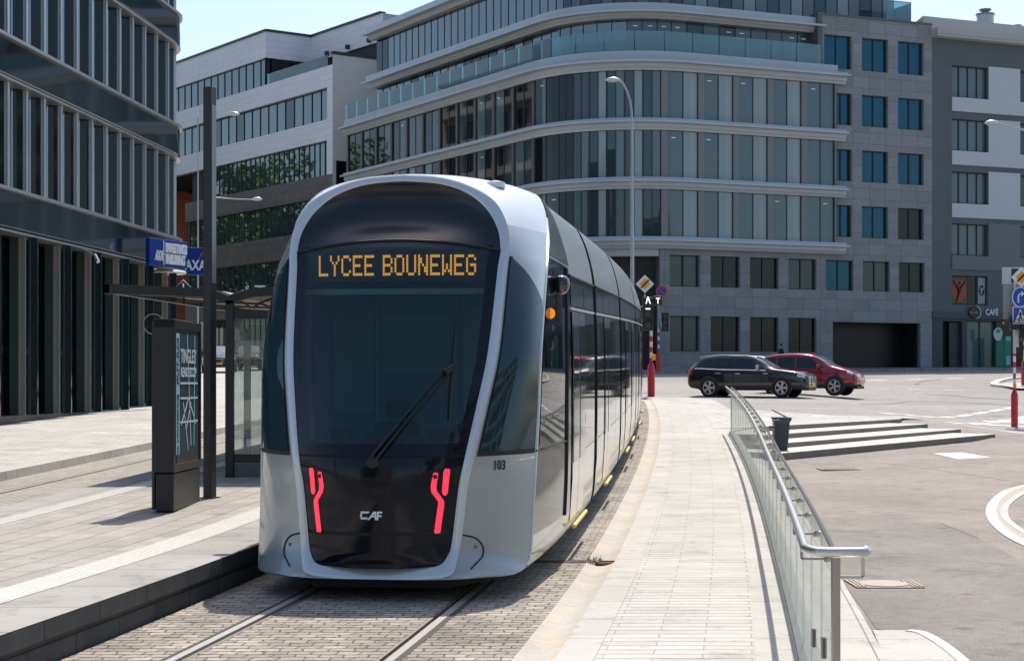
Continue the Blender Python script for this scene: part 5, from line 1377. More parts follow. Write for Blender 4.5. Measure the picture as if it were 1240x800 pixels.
# entrance with round lamp under the sign
mb = MB(); x, y = (-.2085+.0)*54.5, 54.5; mb.lathe([(.02, .1), (.62, .06), (.68, .0), (.62, -.05), (.02, -.06)], ((200-620)/F*54, 54, zpx(330, 54)), 24); 
tag(mb.build('entrance_lamp', mat('lamp_disc', (.5, .5, .48), .5), smooth=True), 'pale round disc lamp over the dark entrance below the blue sign', 'lamp')
for nm, lbl, x0, x1, y0, y1, D in (('information_panel', 'narrow blue and white information panel on the dark office wall', 182.2, 185.2, 421, 448, 52.8),):
    mb = MB(); xa, xb = (x0-620)/F*D, (x1-620)/F*D; mb.bb(xa, xb, D, D+.05, zpx(y1, D), zpx(y0, D)); 
    mb.bb(xa+.02, xb-.02, D-.01, D-.002, zpx(447, D), zpx(430, D), 1); tag(mb.build(nm, [blue, wlt]), lbl, 'sign')

# ---- buildings and trees around, outside the frame, as seen in the reflections
def slab_block(name, label, path_pts, z0, z1, wallm, floors, bays, depth, pane=g_dark, band=None):
    t = thing(name, label, 'apartment building', (*path_pts[0], z0)); P_ = Path(path_pts, 1)
    c_ = Vector(path_pts[0])
    if P_.n[0].dot(Vector(path_pts[0])-Vector((0, 60))) > 0: P_ = Path(path_pts, -1)
    fh = (z1-z0)/floors; hs = []
    for i in range(floors):
        for k in range(bays):
            w = P_.L/bays; hs.append((k*w+w*.2, k*w+w*.8, z0+i*fh+.9, z0+i*fh+fh-.6))
    stone_wall('facade_wall', 0, P_.L, z0-1, z1, hs, 0, wallm, t, path=P_, pane=pane)
    mb = MB()
    for i in range(1, floors): P_.rect(mb, 0, P_.L, .02, .9, z0+i*fh-.1, z0+i*fh+.12)
    mb.build('balcony_slab', mat('balcony_pale', (.6, .57, .53), .8), t)
    mb = MB(); P_.rect(mb, 0, P_.L, -depth, -.6, z0-1, z1-.1); mb.build('body', stone_dk, t)
    mb = MB(); P_.rect(mb, -.0, P_.L, -depth, .4, z1, z1+.3); mb.build('roof', mat('roof_grey', (.2, .2, .2), .8), t)
    return t
pink = mat('render_pink_beige', (.55, .46, .40), .8, vary=.08, vscale=.4)
cream = mat('render_cream', (.50, .46, .40), .8, vary=.08, vscale=.4)
slab_block('apartment_block', 'tall pink beige apartment block with balconies beyond the left street', [(-45, 126), (-58, 150)], 2, 33, pink, 9, 8, 10)
slab_block('apartment_house', 'cream apartment house with balconies behind the camera', [(-34, -38), (-4, -46)], 0, 19, cream, 6, 8, 12)
slab_block('apartment_tower', 'taller beige apartment house behind the plaza', [(40, -22), (62, 6)], 0, 24, cream, 7, 8, 12)
# ================================================================== TREES (left, mirrored in the glass)
leafm = [mat('leaf_green', (.13, .23, .04), .6, vary=.4, vscale=.8), mat('leaf_green_light', (.20, .32, .06), .6, vary=.3, vscale=.8)]
bark = mat('bark', (.10, .075, .05), .9, vary=.3, vscale=3)
def tree(x, y, h, r, label, seed):
    rd = random.Random(seed); z0 = g(y); t = thing('street_tree', label, 'tree', (x, y, z0), group='trees beyond the left street')
    mb = MB(); mb.tube([(x, y, z0-.3), (x+.1, y, z0+h*.3), (x-.1, y+.1, z0+h*.62)], [.32, .24, .12], 10)
    tips = []
    for k in range(7):
        a = rd.uniform(0, 2*PI); q = Vector((x+math.cos(a)*r*.55, y+math.sin(a)*r*.55, z0+h*rd.uniform(.5, .85)))
        mb.tube([(x, y, z0+h*rd.uniform(.28, .5)), tuple(q)], [.12, .03], 6); tips.append(q)
    mb.build('trunk', bark, t, smooth=True)
    cl = [(Vector((x, y, z0+h*.62))+Vector((rd.gauss(0, .42)*r, rd.gauss(0, .42)*r, rd.gauss(0, .2)*h)), rd.uniform(.2, .4)*r) for _ in range(26)]
    for mi in (0, 1):
        mb = MB()
        for c, cr in cl[mi::2]:
            for _ in range(240):
                d = Vector((rd.gauss(0, 1), rd.gauss(0, 1), rd.gauss(0, 1))).normalized()*cr*rd.uniform(.5, 1.05); p = c+d
                if p.z < z0+h*.22: continue
                u = Vector((rd.gauss(0, 1), rd.gauss(0, 1), rd.gauss(0, 1))).normalized()*.36; v = u.cross(Vector((rd.gauss(0, 1), rd.gauss(0, 1), rd.gauss(0, 1)))).normalized()*.27
                mb.add([p-u, p-v, p+u, p+v], [(0, 1, 2, 3)])
        mb.build('crown', leafm[mi], t, normals=False)
for i, (x, y, h, r, lb) in enumerate(((-50, 158, 19, 6.5, 'tall broad green tree nearest the white building across the left street'), (-60, 168, 21, 7.5, 'large bushy tree in the middle of the left street row'), (-70, 178, 18, 6.5, 'lower round tree at the far end of the left street row'),
        (-46, 146, 13, 5, 'small green tree in front of the left street row'))): tree(x, y, h, r, lb, i+1)
tree(24, -20, 12, 5, 'green tree standing behind the plaza viewpoint', 9); tree(-15, -18, 13, 5, 'green tree standing behind the platform viewpoint', 10)
# ================================================================== STREET FURNITURE AND VEHICLES
dk = mat('anthracite_paint', (.022, .024, .027), .42, .3)
dk2 = mat('anthracite_light', (.07, .075, .08), .4, .4)
# ---- tall square mast on the platform
x, y = -3.66, 20.5; z0 = g(y)+PZ
t = thing('platform_mast', 'tall square anthracite mast standing on the platform beside the advertising pillar', 'mast', (x, y, z0), -.35)
mb = MB(); mb.bb(-.055, .055, -.065, .065, 0, 4.95+.02); mb.build('mast_body', dk, t, world=False, bevel=.006)
mb = MB(); mb.bb(.0552, .060, -.05, .05, 2.6, 4.75); mb.build('light_panel', mat('mast_light_panel', (.18, .20, .21), .3), t, world=False)
mb = MB(); mb.bb(-.09, .09, -.10, .10, 0, .015); mb.build('base_plate', dk2, t, world=False)
# ---- advertising pillar
cx, cy = -3.83, 19.42; z0 = g(19.4)+PZ; H = 2.13
t = thing('advertising_pillar', 'black advertising pillar with a dark blue poster on the platform', 'advertising pillar', (cx, cy, z0), -.03)
mb = MB(); mb.bb(-.10, .10, -.66, .70, .0, .42); mb.bb(-.11, .11, -.70, .74, .43, .52); mb.build('plinth', dk, t, world=False, bevel=.01)
mb = MB(); mb.bb(-.11, .11, -.70, -.62, .5, H); mb.bb(-.11, .11, .66, .74, .5, H); mb.bb(-.11, .11, -.70, .74, H-.10, H); mb.bb(-.095, .095, -.62, .66, .5, H-.1); mb.build('pillar_body', dk, t, world=False, bevel=.008)
mb = MB()
for k in range(3): mb.bb(-.135-.012*k, -.11-.012*k, -.66+.03*k, .70-.03*k, .02, H-.03)
mb.build('side_profile', dk, t, world=False, bevel=.005)
pb = mat('poster_night_blue', (.012, .055, .085), .55, spec=.25); pl = mat('poster_pale_blue', (.36, .56, .68), .6, spec=.25); plw = mat('poster_white', (.60, .76, .82), .6, spec=.25)
fp = lambda u, v, d: (.0955+.002+d, -.55+u, v)
mb = MB(); mb.prism([(0, .62), (1.14, .62), (1.14, 1.98), (0, 1.98)], fp, 0, .004); po = mb.build('poster', pb, t, world=False)
mb = MB(); mb.prism([(.0, .62), (.17, .62), (.17, 1.98), (.0, 1.98)], fp, .0045, .006); mb.build('poster_margin', pl, po, world=False)
def ptext(txt, size, u0, v0, m, sx=1.0, rot=False, bold=.004):
    if rot: fn = lambda u, v, d: fp(u0-v*sx*1.0, v0-u, .007+d)[:3]
    else: fn = lambda u, v, d: fp(u0+u, v0+v, .007+d)
    text_mb(txt, size, fn, .002, bold=bold, align='LEFT', sx=1.0 if rot else sx).build('poster_lettering', m, po, world=False)
ptext('KULTUR', .14, .085, 1.93, mat('poster_ink', (.02, .04, .06), .5), rot=True); ptext('EXHIBITION 2024', .10, .085, 1.30, MATS['poster_ink'], rot=True)
ptext('TINGLEY', .22, .22, 1.72, plw, sx=.92); ptext('RENDESCOP', .15, .22, 1.54, plw, sx=.95)
mb = MB()
for a, b in (((.2, 1.42), (1.1, 1.42)), ((.2, 1.25), (1.1, 1.25)), ((.62, 1.25), (.25, .95)), ((.62, 1.25), (1.0, .95)), ((.55, 1.98), (.75, .7)), ((.95, 1.98), (.90, .7)), ((.35, 1.2), (.6, .66)), ((.75, 1.2), (.5, .9)), ((.2, .98), (1.1, .98))):
    mb.bar(fp(*a, .008), fp(*b, .008), .002, .022)
mb.build('poster_drawing', plw, po, world=False)
# hoop post behind the pillar
hy = 24.5; hx = (186-620)/F*hy; hz = g(hy)+PZ
t = thing('hoop_post', 'slim grey post carrying a thin round hoop behind the advertising pillar', 'sign post', (hx, hy, hz))
mb = MB(); mb.cyl((hx+.03, hy, hz), (hx+.03, hy, zpx(404, hy)), .028, 10); mb.build('pole', dk2, t, smooth=True)
mb = MB(); c = Vector((hx+.0, hy, zpx(392, hy))); mb.tube([c+Vector((.145*math.cos(a_), 0, .145*math.sin(a_))) for a_ in frange(0, 2*PI, 33)[:-1]], .010, 8, closed=True); mb.build('hoop', mat('hoop_grey', (.3, .32, .33), .4, .5), t, smooth=True)
# ---- waiting shelter with a gull-wing roof
SY0, SY1 = 23.5, 33.0
t = thing('tram_shelter', 'dark steel tram shelter with a shallow gull-wing roof and glass walls on the platform', 'shelter', (xc(28)-3.95, 28, g(28)+PZ))
def SH(o, y, z): return (xc(y)+o+.0, y, g(y)+PZ+z)
base_o = -3.93-xc(23.5)
rp_ = [(-1.74, 2.69), (-1.74, 2.55), (-.30, 2.50), (-.10, 2.44), (.0, 2.40), (.10, 2.44), (.30, 2.50), (1.70, 2.60), (1.70, 2.72), (.30, 2.62), (.10, 2.56), (0, 2.52), (-.10, 2.56), (-.30, 2.62)]
mb = MB(); n = len(rp_); ysx = [SY0, SY0+.08]
def rsw(mb, prof, ys):
    n = len(prof); vs = [(xc(y)+base_o+o, y, g(SY0)+PZ+z) for y in ys for o, z in prof]
    fs = [(i*n+k, i*n+(k+1) % n, (i+1)*n+(k+1) % n, (i+1)*n+k) for i in range(len(ys)-1) for k in range(n)]
    fs += [tuple(range(n-1, -1, -1)), tuple((len(ys)-1)*n+k for k in range(n))]; mb.add(vs, fs)
rsw(mb, rp_, [SY0, SY0+.09]); rsw(mb, rp_, [SY1-.09, SY1])
for o0, o1, za, zb in ((-1.74, -1.66, 2.56, 2.68), (1.62, 1.70, 2.60, 2.72)): rsw(mb, [(o0, za), (o1, za), (o1, zb), (o0, zb)], frange(SY0, SY1, 6))
mb.build('roof_frame', dk, t)
mb = MB(); rsw(mb, [(-1.66, 2.655), (-1.66, 2.64), (-.12, 2.575), (0, 2.53), (.12, 2.575), (1.62, 2.67), (1.62, 2.685), (.12, 2.59), (0, 2.545), (-.12, 2.59)], frange(SY0+.09, SY1-.09, 8)); mb.build('roof_sheet', mat('shelter_roof_sheet', (.30, .26, .21), .5), t)
for k in range(5):
    yy_ = SY0+1.2+k*1.7; mb = MB(); SR = lambda o, z: (xc(yy_)+base_o+o, yy_, g(SY0)+PZ+z)
    mb.tube([SR(o, z) for o, z in ((.02, 2.40), (.10, 2.47), (.30, 2.545), (.9, 2.575), (1.6, 2.615))], .018, 6); mb.tube([SR(o, z) for o, z in ((-.02, 2.40), (-.10, 2.47), (-.30, 2.54), (-1.65, 2.60))], .018, 6); mb.build('roof_rib', dk2, t, smooth=True)
for yy_ in (SY0+.05, 26.7, 29.9, 32.9):
    mb = MB(); c = SH(base_o, yy_, 0); mb.bb(c[0]-.058, c[0]+.058, c[1]-.05, c[1]+.05, c[2], g(SY0)+PZ+2.46); mb.build('shelter_post', dk, t, bevel=.006)
sg_ = thin_glass('shelter_glass', (.80, .85, .84), haze=.04)
c = SH(base_o, SY0+.05, 0)
mb = MB(); mb.bb(c[0]+.06, c[0]+1.05, c[1]-.006, c[1]+.006, c[2]+.32, c[2]+2.2); mb.build('end_glass', sg_, t)
mb = MB(); mb.bb(c[0]+.06, c[0]+1.10, c[1]-.03, c[1]+.03, c[2]+2.2, c[2]+2.32); mb.bb(c[0]+.06, c[0]+1.10, c[1]-.03, c[1]+.03, c[2]+.20, c[2]+.32); mb.bb(c[0]+1.05, c[0]+1.11, c[1]-.029, c[1]+.029, c[2]+.32, c[2]+2.2); mb.build('end_frame', dk, t)
mb = MB(); mb.bb(c[0]+.06, c[0]+1.10, c[1]-.02, c[1]+.3, c[2], c[2]+.18); mb.build('end_plinth', mat('shelter_plinth', (.10, .11, .105), .5), t)
mb = MB()
for k in range(3): ya, yb_ = SY0+.2+k*3.15, SY0+3.2+k*3.1; P_ = [SH(base_o, ya, .35), SH(base_o, yb_, .35), SH(base_o, yb_, 2.3), SH(base_o, ya, 2.3)]; mb.add(P_, [(0, 1, 2, 3)])
mb.build('rear_glass', sg_, t)
mb = MB(); 
for k in range(3): pass
b0 = Vector(SH(base_o+.1, 25.2, .45)); b1_ = Vector(SH(base_o+.1, 28.4, .45)); mb.bar(b0+Vector((.22, 0, 0)), b1_+Vector((.22, 0, 0)), .40, .04); bn = mb.build('bench_seat', dk, t)
mb = MB(); 
for q in (b0, b1_): mb.bar(q+Vector((.2, .1, -.45)), q+Vector((.2, .1, 0)), .05)
mb.build('bench_leg', dk, t)
# stop post with a round plate inside the shelter end
qx, qy = (299.5-620)/F*26.2, 26.2; qz = g(qy)+PZ
t = thing('stop_post', 'beige post with a small round pale plate seen through the shelter glass', 'sign post', (qx, qy, qz))
mb = MB(); mb.bb(qx-.05, qx+.05, qy-.04, qy+.04, qz, zpx(398, qy)); mb.build('pole', mat('beige_post', (.36, .34, .30), .6), t)
mb = MB(); mb.lathe([(.098, -.01), (.098, .01)], (qx-.09, qy-.07, zpx(409, qy)), 26, 'Y'); pt_ = mb.build('round_plate', mat('plate_grey_blue', (.36, .42, .47), .5), t)
mb = MB(); mb.bar((qx-.14, qy-.085, zpx(411, qy)), (qx-.09, qy-.085, zpx(406, qy)), .008); mb.bar((qx-.04, qy-.085, zpx(411, qy)), (qx-.09, qy-.085, zpx(406, qy)), .008); mb.bar((qx-.13, qy-.085, zpx(413, qy)), (qx-.05, qy-.085, zpx(413, qy)), .008); mb.build('plate_mark', white, pt_)
# small boxes on the roof edge: diamond plate and display
def sgn_small(name, label, cat, px, py, w, h, D, m, rot=0):
    X, Z = (px-620)/F*D, zpx(py, D); t = thing(name, label, cat, (X, D, Z)); M_ = Matrix.Rotation(rot, 3, 'Y')
    mb = MB(); mb.box((X, D, Z), (w, .04, h), M=M_); mb.build('sign_plate', m, t); return t, X, Z, M_
t, X, Z, M_ = sgn_small('stop_sign', 'small diamond stop sign with a white bar standing on the shelter roof', 'sign', 222.5, 349, .17, .17, 24.5, dk, PI/4)
mb = MB()
for s_ in (-1, 1): mb.box((X, 24.47, Z), (.16, .01, .012), M=Matrix.Rotation(PI/4*s_, 3, 'Y')) if False else None
ring = [(X, 24.47, Z+.12), (X+.12, 24.47, Z), (X, 24.47, Z-.12), (X-.12, 24.47, Z)]; mb.tube(ring, .007, 6, closed=True); mb.box((X, 24.47, Z), (.022, .01, .14)); mb.build('sign_symbol', white, t)
mb = MB(); mb.cyl((X, 24.5, Z-.22), (X, 24.5, Z-.1), .015, 8); mb.build('sign_stem', dk, t)
t, X, Z, M_ = sgn_small('roof_plate', 'dark square stop plate with a white T on the right shelter roof edge', 'sign', 315, 349.5, .20, .13, 25.0, dk)
mb = MB(); mb.box((X, 24.97, Z+.035), (.15, .01, .02)); mb.box((X, 24.97, Z-.01), (.02, .01, .09)); mb.build('sign_symbol', white, t)
mb = MB(); mb.cyl((X, 25, Z-.16), (X, 25, Z-.06), .015, 8); mb.build('sign_stem', dk, t)

# ---- street lamps
lampg = mat('lamp_grey', (.42, .44, .45), .4, .5)
def lamp(name_label, X, Y, ztop, arm, headlen=.55, r=.08, group=None):
    t = thing('street_lamp', name_label, 'street lamp', (X, Y, g(Y)), 0, 'street lamps around the junction')
    mb = MB(); pts = [(X, Y, g(Y)-.1), (X, Y, g(Y)+1.2), (X, Y, arm[0][1])]; mb.tube(pts, [r*1.25, r, r*.62], 12); mb.build('pole', lampg, t, smooth=True)
    mb = MB(); mb.tube([(X, Y, arm[0][1])]+[(X+dx, Y, z) for dx, z in arm[1:]], [r*.62]+[r*.45]*(len(arm)-1), 8); mb.build('lamp_arm', lampg, t, smooth=True)
    dx, z = arm[-1]; s_ = 1 if dx > 0 else -1
    mb = MB(); c = Vector((X+dx+s_*headlen*.4, Y, z))
    def hd(u, v): 
        e = math.sin(PI*u)**.6; return c+Vector(((u-.5)*headlen*s_, math.cos(v)*.13*e, math.sin(v)*(.13 if math.sin(v) > 0 else .05)*e))
    mb.grid(hd, frange(0.001, .999, 12), frange(0, 2*PI, 13)); hh = mb.build('lamp_head', mat('lamp_head_pale', (.62, .64, .65), .35, .3), t, smooth=True)
    mb = MB(); mb.bb(c.x-headlen*.3, c.x+headlen*.3, Y-.08, Y+.08, z-.062, z-.045); mb.build('lamp_glass', mat('lamp_glass', (.5, .52, .5), .3), hh)
    return t
D = 66; fx = lambda px: (px-620)/F*D; zx = lambda py: zpx(py, D)
X = fx(765.5)
lamp('tall grey street lamp with a curved arm rising behind the tram roof', X, D, 0, [(0, zx(150)), (-.03, zx(133)), (fx(763)-X, zx(122)), (fx(759)-X, zx(110)), (fx(754.5)-X, zx(101)), (fx(750)-X, zx(97.5))], .62, .085)
D = 62; X = fx(1300)
lamp('pale lamp head on a long arm reaching in from the right edge', X, D, 0, [(0, zx(180)), (fx(1296)-X, zx(172)), (fx(1270)-X, zx(163)), (fx(1235)-X, zx(156.5)), (fx(1208)-X, zx(149.5))], .55, .08)
D = 75; X = fx(239.8)
lamp('slim dark street lamp whose short arm points right at the corner of the white building', X, D, 0, [(0, zx(143)), (.06, zx(142)), (fx(255)-X, zx(141)), (fx(277)-X, zx(138.5))], .55, .045)
D = 88; X = fx(258)
lamp('street lamp with a straight pale arm before the white building, pole hidden behind the mast', X, D, 0, [(0, zx(238)), (.1, zx(239)), (fx(285)-X, zx(241)), (fx(306)-X, zx(241.5))], .55, .06)

# ---- signal posts, red and white
red = mat('post_red', (.52, .018, .025), .4, coat=.3); wht = mat('post_white', (.75, .74, .72), .5); blk = mat('signal_black', (.012, .012, .013), .5)
sblue = mat('traffic_blue', (.01, .07, .42), .4); syel = mat('traffic_yellow', (.80, .36, .02), .45); sgrey = mat('sign_back_grey', (.30, .31, .32), .5, .4)
slit = mat('signal_lit', (1, 1, 1), .5, emit=(1, .98, .92), estr=.8)
def post(t, X, Y, z0, hbase, rb, zs, zt, rp=.055, band=.20, ph=0):
    mb = MB(); mb.tube([(X, Y, z0), (X, Y, z0+hbase*.86), (X, Y, z0+hbase*.93), (X, Y, z0+hbase)], [rb, rb, rb*.78, rb*.45], 16); mb.build('bollard_base', red, t, smooth=True)
    mb = MB(); z = z0+hbase*.99; k = ph
    while z < zs: mb.cyl((X, Y, z), (X, Y, min(z+band, zs)), rp, 12, k % 2); z += band; k += 1
    mb.build('striped_pole', [red, wht], t, smooth=True)
    if zt > zs: mb = MB(); mb.cyl((X, Y, zs), (X, Y, zt), rp*.85, 12); mb.build('upper_pole', lampg, t, smooth=True)
def diamond(t, X, Y, Z, r):
    mb = MB(); q = lambda rr, d: [(X-rr, Y-d, Z), (X, Y-d, Z+rr), (X+rr, Y-d, Z), (X, Y-d, Z-rr)]
    def pr(rr, d0, d1, m, nm, par=t):
        mb = MB(); mb.add(q(rr, d0)+q(rr, d1), [(0, 1, 2, 3), (4, 5, 6, 7), (0, 1, 5, 4), (1, 2, 6, 5), (2, 3, 7, 6), (3, 0, 4, 7)]); return mb.build(nm, m, par)
    p = pr(r, 0, .03, wht, 'priority_sign'); pr(r*.60, .032, .038, syel, 'sign_centre', p)
    mb = MB(); mb.box((X, Y-.045, Z), (r*1.25, .008, r*.16), M=Matrix.Rotation(-PI/4, 3, 'Y')); mb.build('sign_bar', blk, p)
def head(t, X, Y, Z, w, h, lens, nm='signal_head', glyph=None):
    mb = MB(); mb.box((X, Y, Z), (w, .22, h)); hd_ = mb.build(nm, blk, t, bevel=.02)
    for k in range(lens):
        zc_ = Z+h/2-(k+.5)*h/lens; mb = MB(); n = 12
        P = [(X+w*.36*math.cos(a_), zc_+w*.36*math.sin(a_)) for a_ in frange(0, PI, n)]
        vs = [(a, Y-.11, b) for a, b in P]+[(a, Y-.26, b) for a, b in P]; mb.add(vs, [(i, i+1, n+i+1, n+i) for i in range(n-1)]); mb.build('signal_visor', blk, hd_)
        if not (glyph and k == 0): mb = MB(); mb.lathe([(w*.32, -.01), (w*.25, .0)], (X, Y-.115, zc_), 14, 'Y'); mb.build('signal_lens', mat('lens_dark', (.03, .03, .03), .2), hd_)
    return hd_
Y = 62.7; X = (788.5-620)/F*Y; z0 = g(Y); zz_ = lambda py: zpx(py, Y)
t = thing('signal_post', 'tram signal post with a yellow diamond sign beside the end of the tram', 'traffic signal', (X, Y, z0), 0, 'red and white signal posts of the junction')
post(t, X, Y, z0, 1.25, .135, zz_(398), zz_(360)); diamond(t, X-.24, Y-.1, zz_(344), .34)
mb = MB(); mb.bar((X-.24, Y-.07, zz_(356)), (X-.24, Y-.07, zz_(362)), .05); mb.build('sign_stem', lampg, t)
hd_ = head(t, X-.12, Y, zz_(380), .40, 1.22, 3, glyph=True)
mb = MB(); zc_ = zz_(364); mb.bar((X-.20, Y-.13, zc_-.12), (X-.13, Y-.13, zc_+.13), .03, .04); mb.bar((X-.04, Y-.13, zc_-.12), (X-.13, Y-.13, zc_+.13), .03, .04); mb.bar((X-.17, Y-.135, zc_+.04), (X-.09, Y-.135, zc_+.04), .02, .05); mb.build('lit_symbol', slit, hd_)
mb = MB(); mb.bar((X-.22, Y-.13, zz_(374)), (X-.04, Y-.13, zz_(374)), .03, .05); mb.build('lit_bar', slit, hd_)
hd2 = head(t, X+.24, Y, zz_(364), .32, .34, 1, 'arrow_head', glyph=True)
mb = MB(); zc_ = zz_(364); mb.bar((X+.16, Y-.13, zc_+.08), (X+.32, Y-.13, zc_+.08), .03, .04); mb.bar((X+.24, Y-.13, zc_+.08), (X+.24, Y-.13, zc_-.11), .03, .04); mb.build('lit_symbol', slit, hd2)
mb = MB(); mb.bb(X+.02, X+.16, Y-.08, Y+.08, zz_(436), zz_(429)); mb.build('push_button', mat('button_orange', (.85, .40, .02), .5), t, bevel=.02)
mb = MB()
for py, L_ in ((371, .75), (386, .7), (389, .7)): mb.bar((X-.3, Y+.1, zz_(py)), (X-.3-L_, Y+.3, zz_(py-1)), .06, .07)
mb.build('side_arm', lampg, t)
Y = 100; X = (797.5-620)/F*Y; z0 = g(Y); 
t = thing('far_signal_post', 'far traffic signal post with a round blue and red sign near the stone wall', 'traffic signal', (X, Y, z0), 0, 'red and white signal posts of the junction')
post(t, X, Y, z0, 1.25, .15, zpx(398, Y), zpx(347, Y), rp=.06, band=.24)
head(t, X+.38, Y-.1, zpx(390, Y), .40, 1.1, 3); 
mb = MB(); mb.bar((X-.05, Y-.2, zpx(372, Y)), (X+.15, Y-.2, zpx(396, Y)), .1); mb.build('rear_bracket', sgrey, t)
mb = MB(); mb.lathe([(.34, -.03), (.34, .0)], (X+.16, Y-.2, zpx(353, Y)), 26, 'Y'); rs = mb.build('round_sign', red, t)
mb = MB(); mb.lathe([(.26, -.03), (.26, -.012)], (X+.16, Y-.22, zpx(353, Y)), 26, 'Y'); mb.build('sign_face', mat('sign_violet_blue', (.03, .05, .30), .4), rs)
mb = MB(); mb.box((X+.16, Y-.26, zpx(353, Y)), (.52, .01, .06), M=Matrix.Rotation(PI/4, 3, 'Y')); mb.build('sign_bar', red, rs)
# right-hand post with the stack of signs
Y = 50.5; X = (1228.5-620)/F*Y; z0 = Hr(X, Y); 
t = thing('sign_post', 'red and white signal post with blue arrow and crossing signs at the right edge', 'traffic signal', (X, Y, z0), 0, 'red and white signal posts of the junction')
zb_ = zpx(517, Y)
post(t, X, Y, z0, zpx(472, Y)-z0, .105, zpx(428, Y), zpx(333, Y), rp=.043, band=.17)
mb = MB(); mb.cyl((X, Y, zpx(428, Y)), (X, Y, zpx(395, Y)), .045, 12); mb.cyl((X+.1, Y+.05, zpx(420, Y)), (X+.1, Y+.05, zpx(394, Y)), .04, 12); mb.build('pale_sleeve', mat('sleeve_pale', (.5, .5, .48), .5), t, smooth=True)
mb = MB(); mb.bb(X-.06, X+.03, Y-.09, Y-.04, zpx(469, Y), zpx(464, Y)); mb.build('push_button', MATS['button_orange'], t)
diamond(t, X+.16, Y-.14, zpx(336, Y), .30)
mb = MB(); mb.prism([(.24*math.cos(a_), .30*math.sin(a_)) for a_ in frange(0, 2*PI, 30)[:-1]], lambda u, v, d: (X+.12+u, Y-.14-d, zpx(360, Y)+v), 0, .03); ar = mb.build('arrow_sign', wht, t)
mb = MB(); mb.prism([(.215*math.cos(a_), .275*math.sin(a_)) for a_ in frange(0, 2*PI, 30)[:-1]], lambda u, v, d: (X+.12+u, Y-.14-d, zpx(360, Y)+v), .032, .036); mb.build('sign_face', sblue, ar)
mb = MB(); zq = zpx(360, Y); mb.tube([(X+.06, Y-.18, zq-.17), (X+.06, Y-.18, zq+.02), (X+.09, Y-.18, zq+.09), (X+.17, Y-.18, zq+.11)], .025, 6); mb.add([(X+.15, Y-.18, zq+.19), (X+.25, Y-.18, zq+.10), (X+.15, Y-.18, zq+.02)], [(0, 1, 2)]); mb.build('arrow', wht, ar)
mb = MB(); zq = zpx(382, Y); mb.bb(X-.10, X+.34, Y-.17, Y-.14, zq-.25, zq+.25); cs = mb.build('crossing_sign', wht, t)
mb = MB(); mb.bb(X-.08, X+.32, Y-.176, Y-.172, zq-.23, zq+.23); mb.build('sign_face', sblue, cs)
mb = MB(); mb.add([(X+.12, Y-.18, zq+.20), (X-.05, Y-.18, zq-.20), (X+.29, Y-.18, zq-.20)], [(0, 1, 2)]); tri = mb.build('white_triangle', wht, cs)
mb = MB(); mb.bar((X+.12, Y-.19, zq+.10), (X+.12, Y-.19, zq-.02), .005, .05); mb.bar((X+.12, Y-.19, zq-.02), (X+.06, Y-.19, zq-.17), .005, .03); mb.bar((X+.12, Y-.19, zq-.02), (X+.18, Y-.19, zq-.17), .005, .03); mb.bar((X+.05, Y-.19, zq+.03), (X+.19, Y-.19, zq+.03), .005, .025); mb.build('walker', blk, tri)
head(t, X-.0, Y, zpx(391, Y), .28, .40, 1, 'signal_head')
mb = MB(); mb.tube([(X-.12, Y-.05, zpx(391, Y)), (X-.22, Y-.2, zpx(388, Y)), (X-.42, Y-.3, zpx(393, Y))], .045, 8); mb.build('camera_arm', blk, t)
hd_ = head(t, X+.30, Y, zpx(396, Y), .26, .7, 2, 'side_signal')
mb = MB(); mb.bb(X-.30, X+.5, Y+.10, Y+.14, zpx(386, Y), zpx(345, Y)); mb.build('sign_back', sgrey, t)
mb = MB(); mb.bb(X-.32, X+.5, Y+.15, Y+.18, zpx(344, Y), zpx(323, Y)); pn_ = mb.build('panel', mat('panel_pale_blue', (.45, .52, .58), .4), t)
mb = MB(); mb.bb(X-.05, X+.2, Y+.14, Y+.147, zpx(342, Y), zpx(325, Y)); mb.build('panel_face', blk, pn_)
Y = 76; X = (1241-620)/F*Y
t = thing('island_signal_post', 'red and white signal post on the traffic island behind the sign post', 'traffic signal', (X, Y, Hr(X, Y)), 0, 'red and white signal posts of the junction')
post(t, X, Y, Hr(X, Y), 1.25, .16, zpx(402, Y), zpx(395, Y), rp=.06, band=.22); head(t, X, Y, zpx(398, Y), .4, 1.1, 3)
mb = MB(); mb.bb(X-.1, X+.1, Y-.12, Y-.05, zpx(437, Y), zpx(430, Y)); mb.build('push_button', MATS['button_orange'], t)

# ---- litter bin near the steps
Y = 38.1; X = (946-620)/F*Y; z0 = Hr(X, Y)-.02
t = thing('litter_bin', 'dark grey tapered litter bin with a tilted lid at the top of the plaza steps', 'litter bin', (X, Y, z0))
bm_ = mat('bin_grey', (.075, .085, .10), .5, .2)
def sq(w, z): return [(X-w, Y-w*.8, z), (X+w, Y-w*.8, z), (X+w, Y+w*.8, z), (X-w, Y+w*.8, z)]
mb = MB(); v = sq(.115, z0)+sq(.175, z0+.82)+sq(.21, z0+.86)+sq(.21, z0+.93)+sq(.17, z0+.93)+sq(.16, z0+.7)
mb.add(v, [(0, 1, 2, 3)]+[(4*k+i, 4*k+(i+1) % 4, 4*k+4+(i+1) % 4, 4*k+4+i) for k in range(5) for i in range(4)]+[(20, 21, 22, 23)]); mb.build('bin_body', bm_, t, bevel=.012)
mb = MB()
for k in range(5): u = -.12+.06*k; mb.bar((X+u*.75, Y-.10, z0+.06), (X+u*1.1, Y-.145, z0+.78), .012)
mb.build('bin_rib', mat('bin_rib_grey', (.05, .055, .065), .5), t)
